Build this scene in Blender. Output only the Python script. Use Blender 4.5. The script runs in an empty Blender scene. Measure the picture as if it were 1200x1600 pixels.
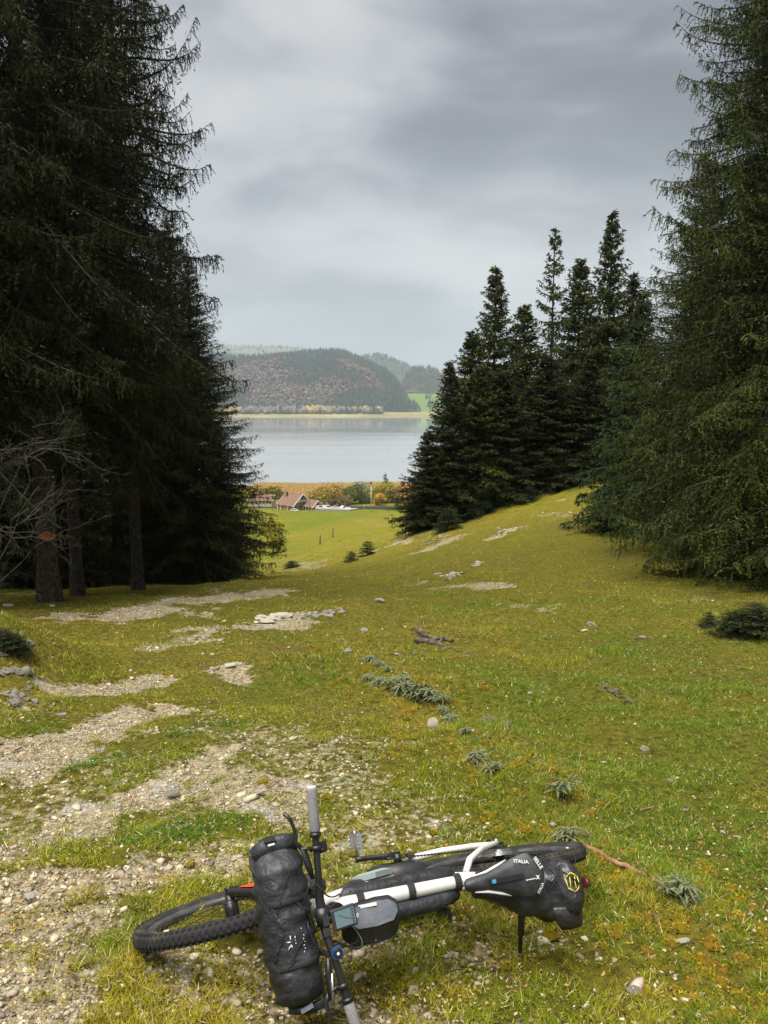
import bpy, math, random
import numpy as np
from mathutils import Matrix, Vector

# ------------------------------------------------------------------ camera, world, sun, exposure
scene = bpy.context.scene
C = scene.collection
PITCH = math.radians(8.5)
FPX = 1200.0
cam_d = bpy.data.cameras.new('camera'); cam = bpy.data.objects.new('camera', cam_d); C.objects.link(cam)
cam_d.sensor_fit = 'VERTICAL'; cam_d.sensor_height = 32.0; cam_d.lens = 32.0 * FPX / 1600.0
cam_d.clip_start = 0.05; cam_d.clip_end = 30000
cam.location = (0, 0, 0); cam.rotation_euler = (math.radians(90) - PITCH, 0, 0)
scene.camera = cam

world = bpy.data.worlds.new('World'); scene.world = world; world.use_nodes = True
SUN_EL, SUN_AZ = math.radians(73), math.radians(-130)      # azimuth from +Y, towards +X
EXPOSURE = 2.42

def build_world():
    nt = world.node_tree; N = nt.nodes; L = nt.links
    N.clear()
    out = N.new('ShaderNodeOutputWorld'); bg = N.new('ShaderNodeBackground')
    sky = N.new('ShaderNodeTexSky'); sky.sky_type = 'NISHITA'; sky.sun_disc = False
    sky.sun_elevation = SUN_EL; sky.sun_rotation = SUN_AZ
    skym = N.new('ShaderNodeVectorMath'); skym.operation = 'SCALE'; skym.inputs['Scale'].default_value = 0.06
    L.new(sky.outputs[0], skym.inputs[0])
    tc = N.new('ShaderNodeTexCoord'); sep = N.new('ShaderNodeSeparateXYZ'); L.new(tc.outputs['Generated'], sep.inputs[0])
    def M(op, a, b=None, c=None, clamp=False):
        n = N.new('ShaderNodeMath'); n.operation = op; n.use_clamp = clamp
        for i, v in enumerate((a, b, c)):
            if v is None: continue
            if isinstance(v, (int, float)): n.inputs[i].default_value = v
            else: L.new(v, n.inputs[i])
        return n.outputs[0]
    z = M('MAXIMUM', sep.outputs[2], 0.0)
    zz = M('ADD', z, 0.34)
    px = M('DIVIDE', sep.outputs[0], zz); py = M('DIVIDE', sep.outputs[1], zz)
    comb = N.new('ShaderNodeCombineXYZ'); L.new(px, comb.inputs[0]); L.new(py, comb.inputs[1]); comb.inputs[2].default_value = 3.1
    def noise(scale, detail, rough, dist, loc, sc=(1, 1, 1)):
        mp = N.new('ShaderNodeMapping'); mp.inputs['Location'].default_value = loc; mp.inputs['Scale'].default_value = sc
        L.new(comb.outputs[0], mp.inputs[0])
        n = N.new('ShaderNodeTexNoise'); n.inputs['Scale'].default_value = scale; n.inputs['Detail'].default_value = detail
        n.inputs['Roughness'].default_value = rough; n.inputs['Distortion'].default_value = dist
        L.new(mp.outputs[0], n.inputs['Vector']); return n.outputs[0]
    n1 = noise(1.55, 7, 0.52, 0.35, SKY_LOC, (0.85, 1.15, 1))
    n2 = noise(0.45, 2, 0.5, 0.0, (4.3, 1.7, 0))
    n = M('ADD', M('MULTIPLY', n1, 0.78), M('MULTIPLY', n2, 0.32))
    ramp = N.new('ShaderNodeValToRGB'); L.new(n, ramp.inputs[0])
    els = ramp.color_ramp.elements
    ramp.color_ramp.interpolation = 'B_SPLINE'
    cols = [(0.42, (0.062, 0.065, 0.074)), (0.49, (0.092, 0.095, 0.106)), (0.55, (0.170, 0.176, 0.187)),
            (0.61, (0.275, 0.281, 0.287)), (0.69, (0.370, 0.358, 0.335))]
    while len(els) < len(cols): els.new(0.5)
    for e, (p, c) in zip(els, cols): e.position = p; e.color = (*c, 1)
    hz = M('POWER', M('SUBTRACT', 1.0, M('MINIMUM', M('MULTIPLY', z, 1.8), 1.0)), 2.4)
    hz = M('MULTIPLY', hz, 0.93)
    mix = N.new('ShaderNodeMix'); mix.data_type = 'RGBA'; L.new(hz, mix.inputs[0])
    L.new(ramp.outputs[0], mix.inputs[6]); mix.inputs[7].default_value = (0.425, 0.445, 0.453, 1)
    mix2 = N.new('ShaderNodeMix'); mix2.data_type = 'RGBA'; mix2.inputs[0].default_value = 0.10
    L.new(mix.outputs[2], mix2.inputs[6]); L.new(skym.outputs[0], mix2.inputs[7])
    L.new(mix2.outputs[2], bg.inputs[0]); bg.inputs[1].default_value = 0.40
    L.new(bg.outputs[0], out.inputs[0])
SKY_LOC = (12.017913541718649, -12.262575279230399, -1.9015004270046445)
build_world()
sun_d = bpy.data.lights.new('sun', 'SUN'); sun = bpy.data.objects.new('sun', sun_d); C.objects.link(sun)
sun_d.energy = 1.5; sun_d.angle = math.radians(55); sun_d.color = (1.0, 0.96, 0.89)
sd = Vector((math.sin(SUN_AZ) * math.cos(SUN_EL), math.cos(SUN_AZ) * math.cos(SUN_EL), math.sin(SUN_EL)))
sun.rotation_euler = sd.to_track_quat('Z', 'Y').to_euler(); sun.location = (0, 0, 30)
vs = scene.view_settings; vs.view_transform = 'Standard'; vs.look = 'None'; vs.exposure = EXPOSURE; vs.gamma = 1; vs.use_curve_mapping = False
try:
    scene.cycles.max_bounces = 5; scene.cycles.diffuse_bounces = 2; scene.cycles.volume_bounces = 1
    scene.cycles.glossy_bounces = 2; scene.cycles.transparent_max_bounces = 4
except Exception: pass

# ------------------------------------------------------------------ noise and helpers
def _hash(ix, iy, seed):
    h = (ix.astype(np.int64) * 374761393 + iy.astype(np.int64) * 668265263 + seed * 1442695041) & 0xffffffff
    h = ((h ^ (h >> 13)) * 1274126177) & 0xffffffff
    h = (h ^ (h >> 16)) & 0xffffffff
    return h / 4294967295.0
def vnoise(x, y, seed=0):
    ix = np.floor(x); iy = np.floor(y); fx = x - ix; fy = y - iy
    fx = fx * fx * fx * (fx * (fx * 6 - 15) + 10); fy = fy * fy * fy * (fy * (fy * 6 - 15) + 10)
    a = _hash(ix, iy, seed); b = _hash(ix + 1, iy, seed); c = _hash(ix, iy + 1, seed); d = _hash(ix + 1, iy + 1, seed)
    return (a * (1 - fx) + b * fx) * (1 - fy) + (c * (1 - fx) + d * fx) * fy - 0.5
def fbm(x, y, scale, octs=4, seed=0, rough=0.5):
    x = np.asarray(x, float) / scale; y = np.asarray(y, float) / scale
    r = 0; a = 1.0
    for o in range(octs):
        c, s = math.cos(0.6 * o + .3), math.sin(0.6 * o + .3)
        r = r + a * vnoise(x * c - y * s, x * s + y * c, seed + o * 17); x = x * 2.03 + 5.7; y = y * 2.03 - 3.1; a *= rough
    return r
def smooth(a, b, x):
    t = np.clip((x - a) / (b - a), 0, 1); return t * t * (3 - 2 * t)

# ------------------------------------------------------------------ terrain
COLS = [-1500, -500, 0, 200, 400, 600, 800, 1000, 1200, 1700, 2700]
ROWS = [  # (Y, [image row of the ground in each column])  -> heights
 (5,   [1150,1165,1172,1176,1176,1176,1176,1176,1176,1168,1150]),
 (8,   [1000,1030,1044,1048,1048,1048,1048,1046,1044,1030,1000]),
 (11,  [930,965,982,986,986,986,986,982,978,955,920]),
 (16,  [880,920,936,934,932,932,928,918,908,870,820]),
 (20,  [870,905,922,919,913,910,900,885,880,830,780]),
 (26,  [870,905,927,918,904,888,860,838,840,780,720]),
 (33,  [870,905,929,916,898,868,814,774,780,740,690]),
 (40,  [870,900,925,911,890,850,780,731,728,710,660]),
 (50,  [860,890,914,900,881,836,777,724,718,690,640]),
 (65,  [850,880,898,885,868,828,795,758,742,690,640]),
 (90,  [840,860,874,864,852,815,800,775,755,690,640]),
 (130, [820,840,852,846,838,806,796,780,760,700,650]),
 (180, [800,820,834,830,825,803,796,785,770,720,670]),
 (240, [790,802,812,812,811,801,797,792,780,740,700])]
yl = [-10, 0, 2, 3.5]; tab = []
for y in yl: tab.append([-1.62 - 0.165 * max(y, -3) + (0.0 if y > 0 else -0.0)] * len(COLS))
for y, r in ROWS:
    yl.append(y); tab.append([-y * math.tan(PITCH + math.atan((v - 800) / FPX)) for v in r])
for y, zv in ((292, -43.2), (345, -44.3), (390, -44.85), (440, -49.0)):
    yl.append(y); tab.append([zv + (3 if (i < 2 or i > 8) and y < 400 else 0) for i in range(len(COLS))])
YL = np.array([math.asinh(v / 4) for v in yl]); TAB = np.array(tab); AC = np.array([(c - 600) / FPX for c in COLS])
def _cr(p0, p1, p2, p3, t):
    return 0.5 * (2 * p1 + (p2 - p0) * t + (2 * p0 - 5 * p1 + 4 * p2 - p3) * t * t + (3 * p1 - p0 - 3 * p2 + p3) * t ** 3)
def base_h(X, Y):
    s = np.arcsinh(np.clip(Y, -10, 440) / 4); a = np.clip(X / np.maximum(Y, 4.0), AC[0], AC[-1])
    i = np.clip(np.searchsorted(YL, s) - 1, 0, len(YL) - 2); t = np.clip((s - YL[i]) / (YL[i + 1] - YL[i]), 0, 1)
    j = np.clip(np.searchsorted(AC, a) - 1, 0, len(AC) - 2); u = np.clip((a - AC[j]) / (AC[j + 1] - AC[j]), 0, 1)
    def row(k):
        k = np.clip(k, 0, len(YL) - 1); g = lambda m: TAB[k, np.clip(m, 0, len(AC) - 1)]
        return _cr(g(j - 1), g(j), g(j + 1), g(j + 2), u)
    return _cr(row(i - 1), row(i), row(i + 1), row(i + 2), t)
BUMPS = []   # (x, y, rx, ry, rot, h)
def H(X, Y, fine=True):
    X = np.asarray(X, float); Y = np.asarray(Y, float)
    z = base_h(X, Y)
    z = z + 0.10 * fbm(X, Y, 2.6, 3, 3) * smooth(4, 9, Y) + 0.35 * fbm(X, Y, 9.0, 3, 9) * smooth(26, 60, Y) * (1 - smooth(240, 290, Y))
    z = z + 0.06 * fbm(X, Y, 0.8, 3, 5)
    for (bx, by, rx, ry, rot, h) in BUMPS:
        c, s = math.cos(rot), math.sin(rot); dx = X - bx; dy = Y - by
        u = (dx * c + dy * s) / rx; v = (-dx * s + dy * c) / ry
        z = z + h * np.exp(-(u * u + v * v) * 1.4)
    z = z + 0.07 * fbm(X, Y, 0.9, 2, 14) * smooth(8, 14, Y) * (1 - smooth(60, 100, Y))
    if fine: z = z + 0.034 * fbm(X, Y, 0.20, 3, 21) * (1 - smooth(14, 24, Y))
    return z
def gp(px, py):
    """ground point seen at photo pixel (px, py)"""
    cx, cy = (px - 600) / FPX, (py - 800) / FPX
    d = np.array([cx, math.cos(PITCH) - cy * math.sin(PITCH), -math.sin(PITCH) - cy * math.cos(PITCH)])
    t = np.geomspace(1.2, 600, 1400); P = d[None, :] * t[:, None]
    g = P[:, 2] - H(P[:, 0], P[:, 1]); k = np.argmax(g < 0)
    if g[k] >= 0: k = len(t) - 1
    w = g[k - 1] / (g[k - 1] - g[k]) if k > 0 else 0
    p = P[k - 1] * (1 - w) + P[k] * w if k > 0 else P[k]
    return float(p[0]), float(p[1]), float(p[2])
def hz1(x, y): return float(H(np.array([x]), np.array([y]))[0])

def bump_px(a, b, w, h):
    """ridge or hummock between two photo ground pixels"""
    ax, ay, _ = gp(*a); bx, by, _ = gp(*b); l = math.hypot(bx - ax, by - ay) / 2 + w
    return ((ax + bx) / 2, (ay + by) / 2, l, w, math.atan2(by - ay, bx - ax), h)
_b = [bump_px((-60, 1075), (10, 1030), 0.85, 0.62), bump_px((560, 1040), (720, 1110), 0.35, 0.13), bump_px((740, 1080), (800, 1100), 0.42, 0.20),
      bump_px((740, 1140), (830, 1230), 0.35, 0.10), bump_px((850, 1240), (1010, 1400), 0.35, 0.07), bump_px((690, 900), (750, 882), 0.9, 0.28),
      bump_px((400, 968), (530, 960), 0.5, 0.15), bump_px((930, 1075), (985, 1095), 0.28, 0.15), bump_px((640, 985), (760, 1025), 0.5, 0.15),
      bump_px((1110, 975), (1220, 985), 0.7, 0.2), bump_px((620, 850), (700, 840), 2.0, 0.4), bump_px((560, 950), (640, 940), .8, .15),
      bump_px((1000, 1250), (1250, 1180), 1.4, -0.12)]
BUMPS += _b

def seg_mask(X, Y, segs):
    m = np.zeros_like(X)
    nx = fbm(X, Y, 0.5, 4, 31, .6); ny = fbm(X, Y, 1.6, 3, 33)
    for (a, b, r, st) in segs:
        ax, ay, _ = gp(*a); bx, by, _ = gp(*b)
        dx, dy = bx - ax, by - ay; l2 = dx * dx + dy * dy + 1e-9
        t = np.clip(((X - ax) * dx + (Y - ay) * dy) / l2, 0, 1)
        d = np.hypot(X - ax - t * dx, Y - ay - t * dy) / r
        d = d + nx * 1.5 + ny * 0.5 * min(1, r)
        m = np.maximum(m, st * (1 - smooth(0.55, 1.25, d)))
    return m
BARE = [((40, 1290), (360, 1150), .9, .44), ((30, 1400), (420, 1330), .45, .42), ((560, 1470), (760, 1500), .3, .45), ((190, 958), (400, 926), 1.0, .95), ((300, 935), (360, 925), .8, .8), ((310, 984), (455, 966), .38, .95), ((110, 1078), (225, 1062), .24, 1), ((225, 1010), (300, 1000), .3, .6),
        ((345, 1040), (378, 1062), .2, .8), ((270, 1110), (110, 1165), .3, .95), ((110, 1165), (-40, 1215), .38, 1),
        ((335, 1185), (180, 1255), .27, 1), ((180, 1255), (-40, 1330), .33, .85), ((390, 1235), (450, 1262), .27, .9),
        ((450, 1262), (540, 1300), .3, .45), ((330, 1355), (160, 1365), .16, .8), ((160, 1365), (-20, 1400), .25, .85), ((60, 1440), (-20, 1590), .24, .85), ((770, 842), (800, 826), .3, .75), ((850, 803), (885, 806), .25, .5), ((660, 862), (704, 843), .5, .6), ((560, 812), (600, 822), 1, .3),
        ((230, 1330), (150, 1420), .2, .5), ((560, 1590), (800, 1600), .14, .7), ((500, 1150), (380, 1200), .5, .42), ((600, 1250), (450, 1210), .5, .45),
        ((300, 1480), (440, 1570), .2, .5), ((440, 1560), (560, 1570), .14, .6), ((600, 1420), (700, 1500), .25, .35), ((480, 890), (470, 880), 1.0, .5),
        ((560, 870), (640, 838), .8, .55), ((640, 838), (660, 830), 1.0, .6), ((690, 912), (760, 914), .5, .6), ((700, 1480), (850, 1470), .2, .4), ((140, 1080), (40, 1100), .2, .4)]
DRY = [((560, 1010), (760, 1170), .45, 1), ((760, 1170), (1060, 1440), .35, 1), ((1060, 1440), (1230, 1560), .4, 1), ((60, 960), (300, 1010), 1.2, .9),
       ((300, 1010), (60, 1250), .5, .6), ((640, 850), (950, 790), 2.2, .9), ((700, 880), (1000, 900), 1.2, .5), ((430, 905), (560, 860), 1.6, .8), ((860, 975), (1120, 965), .7, .8),
       ((540, 940), (760, 1000), .8, .7), ((150, 1420), (520, 1590), .6, .95), ((560, 1300), (900, 1300), .3, .8), ((780, 1460), (1000, 1580), .4, .8), ((0, 1360), (120, 1390), .3, .6),
       ((520, 830), (620, 815), 6, .5), ((20, 1020), (30, 1110), .5, .7), ((1150, 1110), (1210, 1130), .4, .6)]
LUSH = [((930, 1080), (1180, 1330), 1.5, .75), ((780, 950), (1180, 1010), 1.5, .55), ((640, 1010), (700, 1050), .6, .4), ((1000, 1000), (1200, 1150), 1.3, .8), ((860, 1100), (1100, 1250), .6, .7), ((1050, 1300), (1200, 1450), .5, .7), ((130, 1195), (360, 1130), .2, 1),
        ((210, 1312), (380, 1285), .14, 1), ((250, 1000), (420, 1000), .5, .7), ((400, 1080), (520, 1060), .7, .7), ((200, 1410), (220, 1440), .2, .6), ((150, 1080), (240, 1075), .2, .5),
        ((920, 1400), (1000, 1480), .2, .7), ((640, 1440), (840, 1480), .2, .4), ((400, 835), (540, 806), 14, 1), ((430, 806), (600, 800), 30, .8), ((380, 880), (420, 860), 3, .8), ((20, 1170), (100, 1130), .3, .7)]
def masks(X, Y):
    # the slow evaluation is done once on a grid by the caller; fine here for points too
    return seg_mask(X, Y, BARE), seg_mask(X, Y, DRY), seg_mask(X, Y, LUSH)

# ------------------------------------------------------------------ object helpers
def tag(o, label=None, cat=None, group=None, kind=None):
    if label: o['label'] = label
    if cat: o['category'] = cat
    if group: o['group'] = group
    if kind: o['kind'] = kind
    return o
def empty(name, loc=(0, 0, 0), label=None, cat=None, group=None, M=None):
    o = bpy.data.objects.new(name, None); C.objects.link(o); o.empty_display_size = 0.2
    if M is not None: o.matrix_world = M
    else: o.location = loc
    return tag(o, label, cat, group)
def link(name, me, parent=None, mat=None):
    o = bpy.data.objects.new(name, me); C.objects.link(o)
    if mat is not None and len(me.materials) == 0: me.materials.append(mat)
    if parent is not None: o.parent = parent
    return o
def np_mesh(name, V, F, smooth_=False, attr=None, col=None):
    """V (n,3); F (m,k) ints"""
    me = bpy.data.meshes.new(name); V = np.ascontiguousarray(V, dtype=np.float32); F = np.ascontiguousarray(F, dtype=np.int32)
    k = F.shape[1]
    me.vertices.add(len(V)); me.vertices.foreach_set('co', V.ravel())
    me.loops.add(F.size); me.loops.foreach_set('vertex_index', F.ravel())
    me.polygons.add(len(F)); me.polygons.foreach_set('loop_start', np.arange(0, F.size, k, dtype=np.int32))
    try: me.polygons.foreach_set('loop_total', np.full(len(F), k, dtype=np.int32))
    except Exception: pass
    if smooth_: me.polygons.foreach_set('use_smooth', np.ones(len(F), dtype=bool))
    if attr:
        for nm, arr in attr.items():
            a = me.attributes.new(nm, 'FLOAT', 'POINT'); a.data.foreach_set('value', np.ascontiguousarray(arr, dtype=np.float32))
    if col:
        for nm, arr in col.items():
            a = me.attributes.new(nm, 'FLOAT_COLOR', 'POINT'); a.data.foreach_set('color', np.ascontiguousarray(arr, dtype=np.float32).ravel())
    me.update(calc_edges=True)
    return me
def copy_tree(o, parent=None):
    c = o.copy(); C.objects.link(c); c.parent = parent
    for ch in list(o.children): copy_tree(ch, c)
    return c

class MB:
    def __init__(s): s.v = []; s.f = []; s.sm = []
    def add(s, V, F, sm=False):
        n = len(s.v); s.v.extend([tuple(map(float, p)) for p in V]); s.f.extend([tuple(i + n for i in f) for f in F]); s.sm.extend([sm] * len(F)); return s
    def box(s, c, size, R=None, taper=None):
        c = Vector(c); hx, hy, hz = size[0] / 2, size[1] / 2, size[2] / 2; V = []
        for z in (-1, 1):
            k = 1 if (taper is None or z < 0) else taper
            for x, y in ((-1, -1), (1, -1), (1, 1), (-1, 1)):
                p = Vector((x * hx * k, y * hy * k, z * hz)); V.append(c + (R @ p if R is not None else p))
        return s.add(V, [(3, 2, 1, 0), (4, 5, 6, 7), (0, 1, 5, 4), (1, 2, 6, 5), (2, 3, 7, 6), (3, 0, 4, 7)])
    def tube(s, pts, r, seg=8, cap=True, flat=None, sm=True):
        pts = [Vector(p) for p in pts]; n = len(pts)
        rr = r if isinstance(r, (list, tuple)) else [r] * n
        V = []; ref = None
        for i, p in enumerate(pts):
            t = (pts[min(i + 1, n - 1)] - pts[max(i - 1, 0)]).normalized()
            if ref is None:
                ref = Vector((0, 0, 1)) if abs(t.z) < .9 else Vector((1, 0, 0))
            a = t.cross(ref).normalized(); b = a.cross(t).normalized(); ref = b
            for k in range(seg):
                an = 2 * math.pi * k / seg; fx = 1 if flat is None else flat
                V.append(p + a * (math.cos(an) * rr[i]) + b * (math.sin(an) * rr[i] * fx))
        F = [(i * seg + k, i * seg + (k + 1) % seg, (i + 1) * seg + (k + 1) % seg, (i + 1) * seg + k) for i in range(n - 1) for k in range(seg)]
        s.add(V, F, sm)
        if cap:
            m = len(s.v) - n * seg
            s.f.append(tuple(m + k for k in range(seg))[::-1]); s.f.append(tuple(m + (n - 1) * seg + k for k in range(seg))); s.sm += [False, False]
        return s
    def torus(s, c, R, r, ax='y', seg=48, ps=10, prof=None):
        """ring in the x-z plane round the y axis; prof: list of (dr, dy)"""
        c = Vector(c)
        if prof is None: prof = [(r * math.cos(2 * math.pi * k / ps), r * math.sin(2 * math.pi * k / ps)) for k in range(ps)]
        m = len(prof); V = []
        for i in range(seg):
            a = 2 * math.pi * i / seg
            for dr, dy in prof: V.append(c + Vector(((R + dr) * math.cos(a), dy, (R + dr) * math.sin(a))))
        F = [(i * m + k, i * m + (k + 1) % m, ((i + 1) % seg) * m + (k + 1) % m, ((i + 1) % seg) * m + k) for i in range(seg) for k in range(m)]
        return s.add(V, F, True)
    def loft(s, rings, cap=True, sm=True):
        m = len(rings[0]); V = [p for r in rings for p in r]
        F = [(i * m + k, i * m + (k + 1) % m, (i + 1) * m + (k + 1) % m, (i + 1) * m + k) for i in range(len(rings) - 1) for k in range(m)]
        n0 = len(s.v); s.add(V, F, sm)
        if cap:
            s.f.append(tuple(n0 + k for k in range(m))[::-1]); s.f.append(tuple(n0 + (len(rings) - 1) * m + k for k in range(m))); s.sm += [False, False]
        return s
    def xf(s, M):
        s.v = [tuple(M @ Vector(p)) for p in s.v]; return s
    def mesh(s, name):
        me = bpy.data.meshes.new(name); me.from_pydata(s.v, [], s.f); me.validate()
        if len(me.polygons) == len(s.sm): me.polygons.foreach_set('use_smooth', s.sm)
        me.update(); return me
    def build(s, name, mat, parent=None, M=None):
        if M is not None: s.xf(M)
        return link(name, s.mesh(name), parent, mat)

# ------------------------------------------------------------------ materials
MATS = {}
def mat(name, c1, c2=None, rough=0.7, scale=8.0, bump=0.0, bscale=60.0, metal=0.0, detail=5, spec=0.5, attr=None, emit=None, coat=0, lo=.35, hi=.65, coord='Object'):
    if name in MATS: return MATS[name]
    m = bpy.data.materials.new(name); m.use_nodes = True; nt = m.node_tree; N = nt.nodes; L = nt.links; P = N['Principled BSDF']
    P.inputs['Roughness'].default_value = rough; P.inputs['Metallic'].default_value = metal; P.inputs['Specular IOR Level'].default_value = spec
    P.inputs['Coat Weight'].default_value = coat
    P.inputs['Base Color'].default_value = (*c1, 1)
    tc = N.new('ShaderNodeTexCoord')
    if c2 is not None:
        n = N.new('ShaderNodeTexNoise'); n.inputs['Scale'].default_value = scale; n.inputs['Detail'].default_value = detail; L.new(tc.outputs[coord], n.inputs['Vector'])
        mr = N.new('ShaderNodeMapRange'); mr.inputs[1].default_value = lo; mr.inputs[2].default_value = hi; L.new(n.outputs[0], mr.inputs[0])
        mx = N.new('ShaderNodeMix'); mx.data_type = 'RGBA'; mx.inputs[6].default_value = (*c1, 1); mx.inputs[7].default_value = (*c2, 1)
        if attr:
            at = N.new('ShaderNodeAttribute'); at.attribute_name = attr
            ad = N.new('ShaderNodeMath'); ad.operation = 'MULTIPLY_ADD'; L.new(mr.outputs[0], ad.inputs[0]); ad.inputs[1].default_value = 0.5
            L.new(at.outputs['Fac'], ad.inputs[2]); ad.use_clamp = True
            L.new(ad.outputs[0], mx.inputs[0])
        else: L.new(mr.outputs[0], mx.inputs[0])
        L.new(mx.outputs[2], P.inputs['Base Color'])
    if bump:
        b = N.new('ShaderNodeTexNoise'); b.inputs['Scale'].default_value = bscale; b.inputs['Detail'].default_value = 4; L.new(tc.outputs[coord], b.inputs['Vector'])
        bn = N.new('ShaderNodeBump'); bn.inputs['Strength'].default_value = bump; bn.inputs['Distance'].default_value = 1.0 / bscale; L.new(b.outputs[0], bn.inputs['Height']); L.new(bn.outputs[0], P.inputs['Normal'])
    if emit: P.inputs['Emission Color'].default_value = (*emit, 1); P.inputs['Emission Strength'].default_value = 1.0
    MATS[name] = m; return m
def mat_col(name, rough=0.8, attr='col', trans=0.0, spec=0.2, up=0.0):
    if name in MATS: return MATS[name]
    m = bpy.data.materials.new(name); m.use_nodes = True; nt = m.node_tree; N = nt.nodes; L = nt.links; P = N['Principled BSDF']
    P.inputs['Roughness'].default_value = rough; P.inputs['Specular IOR Level'].default_value = spec
    a = N.new('ShaderNodeAttribute'); a.attribute_name = attr; L.new(a.outputs['Color'], P.inputs['Base Color'])
    if up:
        g = N.new('ShaderNodeNewGeometry'); vm = N.new('ShaderNodeMix'); vm.data_type = 'VECTOR'; vm.inputs[0].default_value = up
        L.new(g.outputs['Normal'], vm.inputs[4]); vm.inputs[5].default_value = (0, 0, 1); L.new(vm.outputs[1], P.inputs['Normal'])
    if trans:
        t = N.new('ShaderNodeBsdfTranslucent'); L.new(a.outputs['Color'], t.inputs[0]); ms = N.new('ShaderNodeMixShader'); ms.inputs[0].default_value = trans
        L.new(P.outputs[0], ms.inputs[1]); L.new(t.outputs[0], ms.inputs[2]); L.new(ms.outputs[0], N['Material Output'].inputs[0])
    MATS[name] = m; return m

def ground_material():
    m = bpy.data.materials.new('meadow_ground'); m.use_nodes = True; nt = m.node_tree; N = nt.nodes; L = nt.links; P = N['Principled BSDF']
    P.inputs['Roughness'].default_value = 0.9; P.inputs['Specular IOR Level'].default_value = 0.04
    tc = N.new('ShaderNodeTexCoord'); at = N.new('ShaderNodeAttribute'); at.attribute_name = 'msk'
    sep = N.new('ShaderNodeSeparateColor'); L.new(at.outputs['Color'], sep.inputs[0])
    def noise(scale, detail=4, rough=.55):
        n = N.new('ShaderNodeTexNoise'); n.inputs['Scale'].default_value = scale; n.inputs['Detail'].default_value = detail; n.inputs['Roughness'].default_value = rough
        L.new(tc.outputs['Object'], n.inputs['Vector']); return n.outputs[0]
    def rng(v, a, b):
        r = N.new('ShaderNodeMapRange'); L.new(v, r.inputs[0]); r.inputs[1].default_value = a; r.inputs[2].default_value = b; return r.outputs[0]
    def mx(f, a, b):
        x = N.new('ShaderNodeMix'); x.data_type = 'RGBA'
        if isinstance(f, (int, float)): x.inputs[0].default_value = f
        else: L.new(f, x.inputs[0])
        for i, c in ((6, a), (7, b)):
            if isinstance(c, tuple): x.inputs[i].default_value = (*c, 1)
            else: L.new(c, x.inputs[i])
        return x.outputs[2]
    def mth(op, a, b, clamp=True):
        x = N.new('ShaderNodeMath'); x.operation = op; x.use_clamp = clamp
        for i, c in enumerate((a, b)):
            if isinstance(c, (int, float)): x.inputs[i].default_value = c
            else: L.new(c, x.inputs[i])
        return x.outputs[0]
    nbig, nmid, nfin, nvf = noise(0.35, 5), noise(2.6, 5, .62), noise(17, 5, .65), noise(80, 4, .7)
    grass = mx(rng(nmid, .38, .64), (0.098, 0.105, 0.010), (0.185, 0.185, 0.014))
    grass = mx(rng(nbig, .4, .62), grass, mx(rng(nfin, .35, .65), (0.12, 0.10, 0.022), (0.19, 0.165, 0.030)))
    nhuge = noise(0.075, 4, .6)
    grass = mx(mth('MULTIPLY', rng(nhuge, .50, .62), .6), grass, mx(rng(nmid, .4, .6), (0.17, 0.135, 0.022), (0.24, 0.18, 0.035)))
    lush = mx(rng(nfin, .35, .65), (0.065, 0.095, 0.009), (0.135, 0.165, 0.013))
    dry = mx(rng(nfin, .35, .65), (0.125, 0.100, 0.014), (0.255, 0.220, 0.020))
    soil = mx(rng(nfin, .40, .62), (0.13, 0.088, 0.044), (0.36, 0.292, 0.175))
    soil = mx(mth('MULTIPLY', rng(nvf, .5, .64), .8), soil, (0.50, 0.455, 0.35))
    rock = mx(rng(nvf, .4, .6), (0.19, 0.18, 0.16), (0.44, 0.42, 0.37))
    soil = mx(rng(nmid, .56, .62), soil, rock)
    c = mx(sep.outputs[2], grass, lush)
    c = mx(mth('MULTIPLY', sep.outputs[1], rng(nmid, .30, .55)), c, dry)
    speck = mth('MULTIPLY', rng(nvf, .60, .68), rng(nmid, .48, .60))
    c = mx(mth('MULTIPLY', speck, .35), c, (0.34, 0.30, 0.20))
    # gaps between tufts: shade put into the colour, with dark litter and soil
    c = mx(mth('MULTIPLY', rng(nfin, .44, .30), .55), c, (0.040, 0.030, 0.012))
    thatch_shade = mx(rng(nfin, .38, .6), (0.034, 0.026, 0.008), (0.105, 0.090, 0.018))  # thatch brown, with the shade under the blades put into it
    c = mx(mth('MULTIPLY', at.outputs['Alpha'], .62), c, thatch_shade)
    edge = mth('ADD', sep.outputs[0], mth('MULTIPLY', mth('SUBTRACT', nfin, .5, False), 2.0, False))
    c = mx(rng(edge, .34, .74), c, soil)
    L.new(c, P.inputs['Base Color'])
    b1 = N.new('ShaderNodeBump'); b1.inputs['Strength'].default_value = 1.0; b1.inputs['Distance'].default_value = .04; L.new(nfin, b1.inputs['Height'])
    b2 = N.new('ShaderNodeBump'); b2.inputs['Strength'].default_value = .8; b2.inputs['Distance'].default_value = .010; L.new(nvf, b2.inputs['Height']); L.new(b1.outputs[0], b2.inputs['Normal'])
    L.new(b2.outputs[0], P.inputs['Normal'])
    return m

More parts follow.
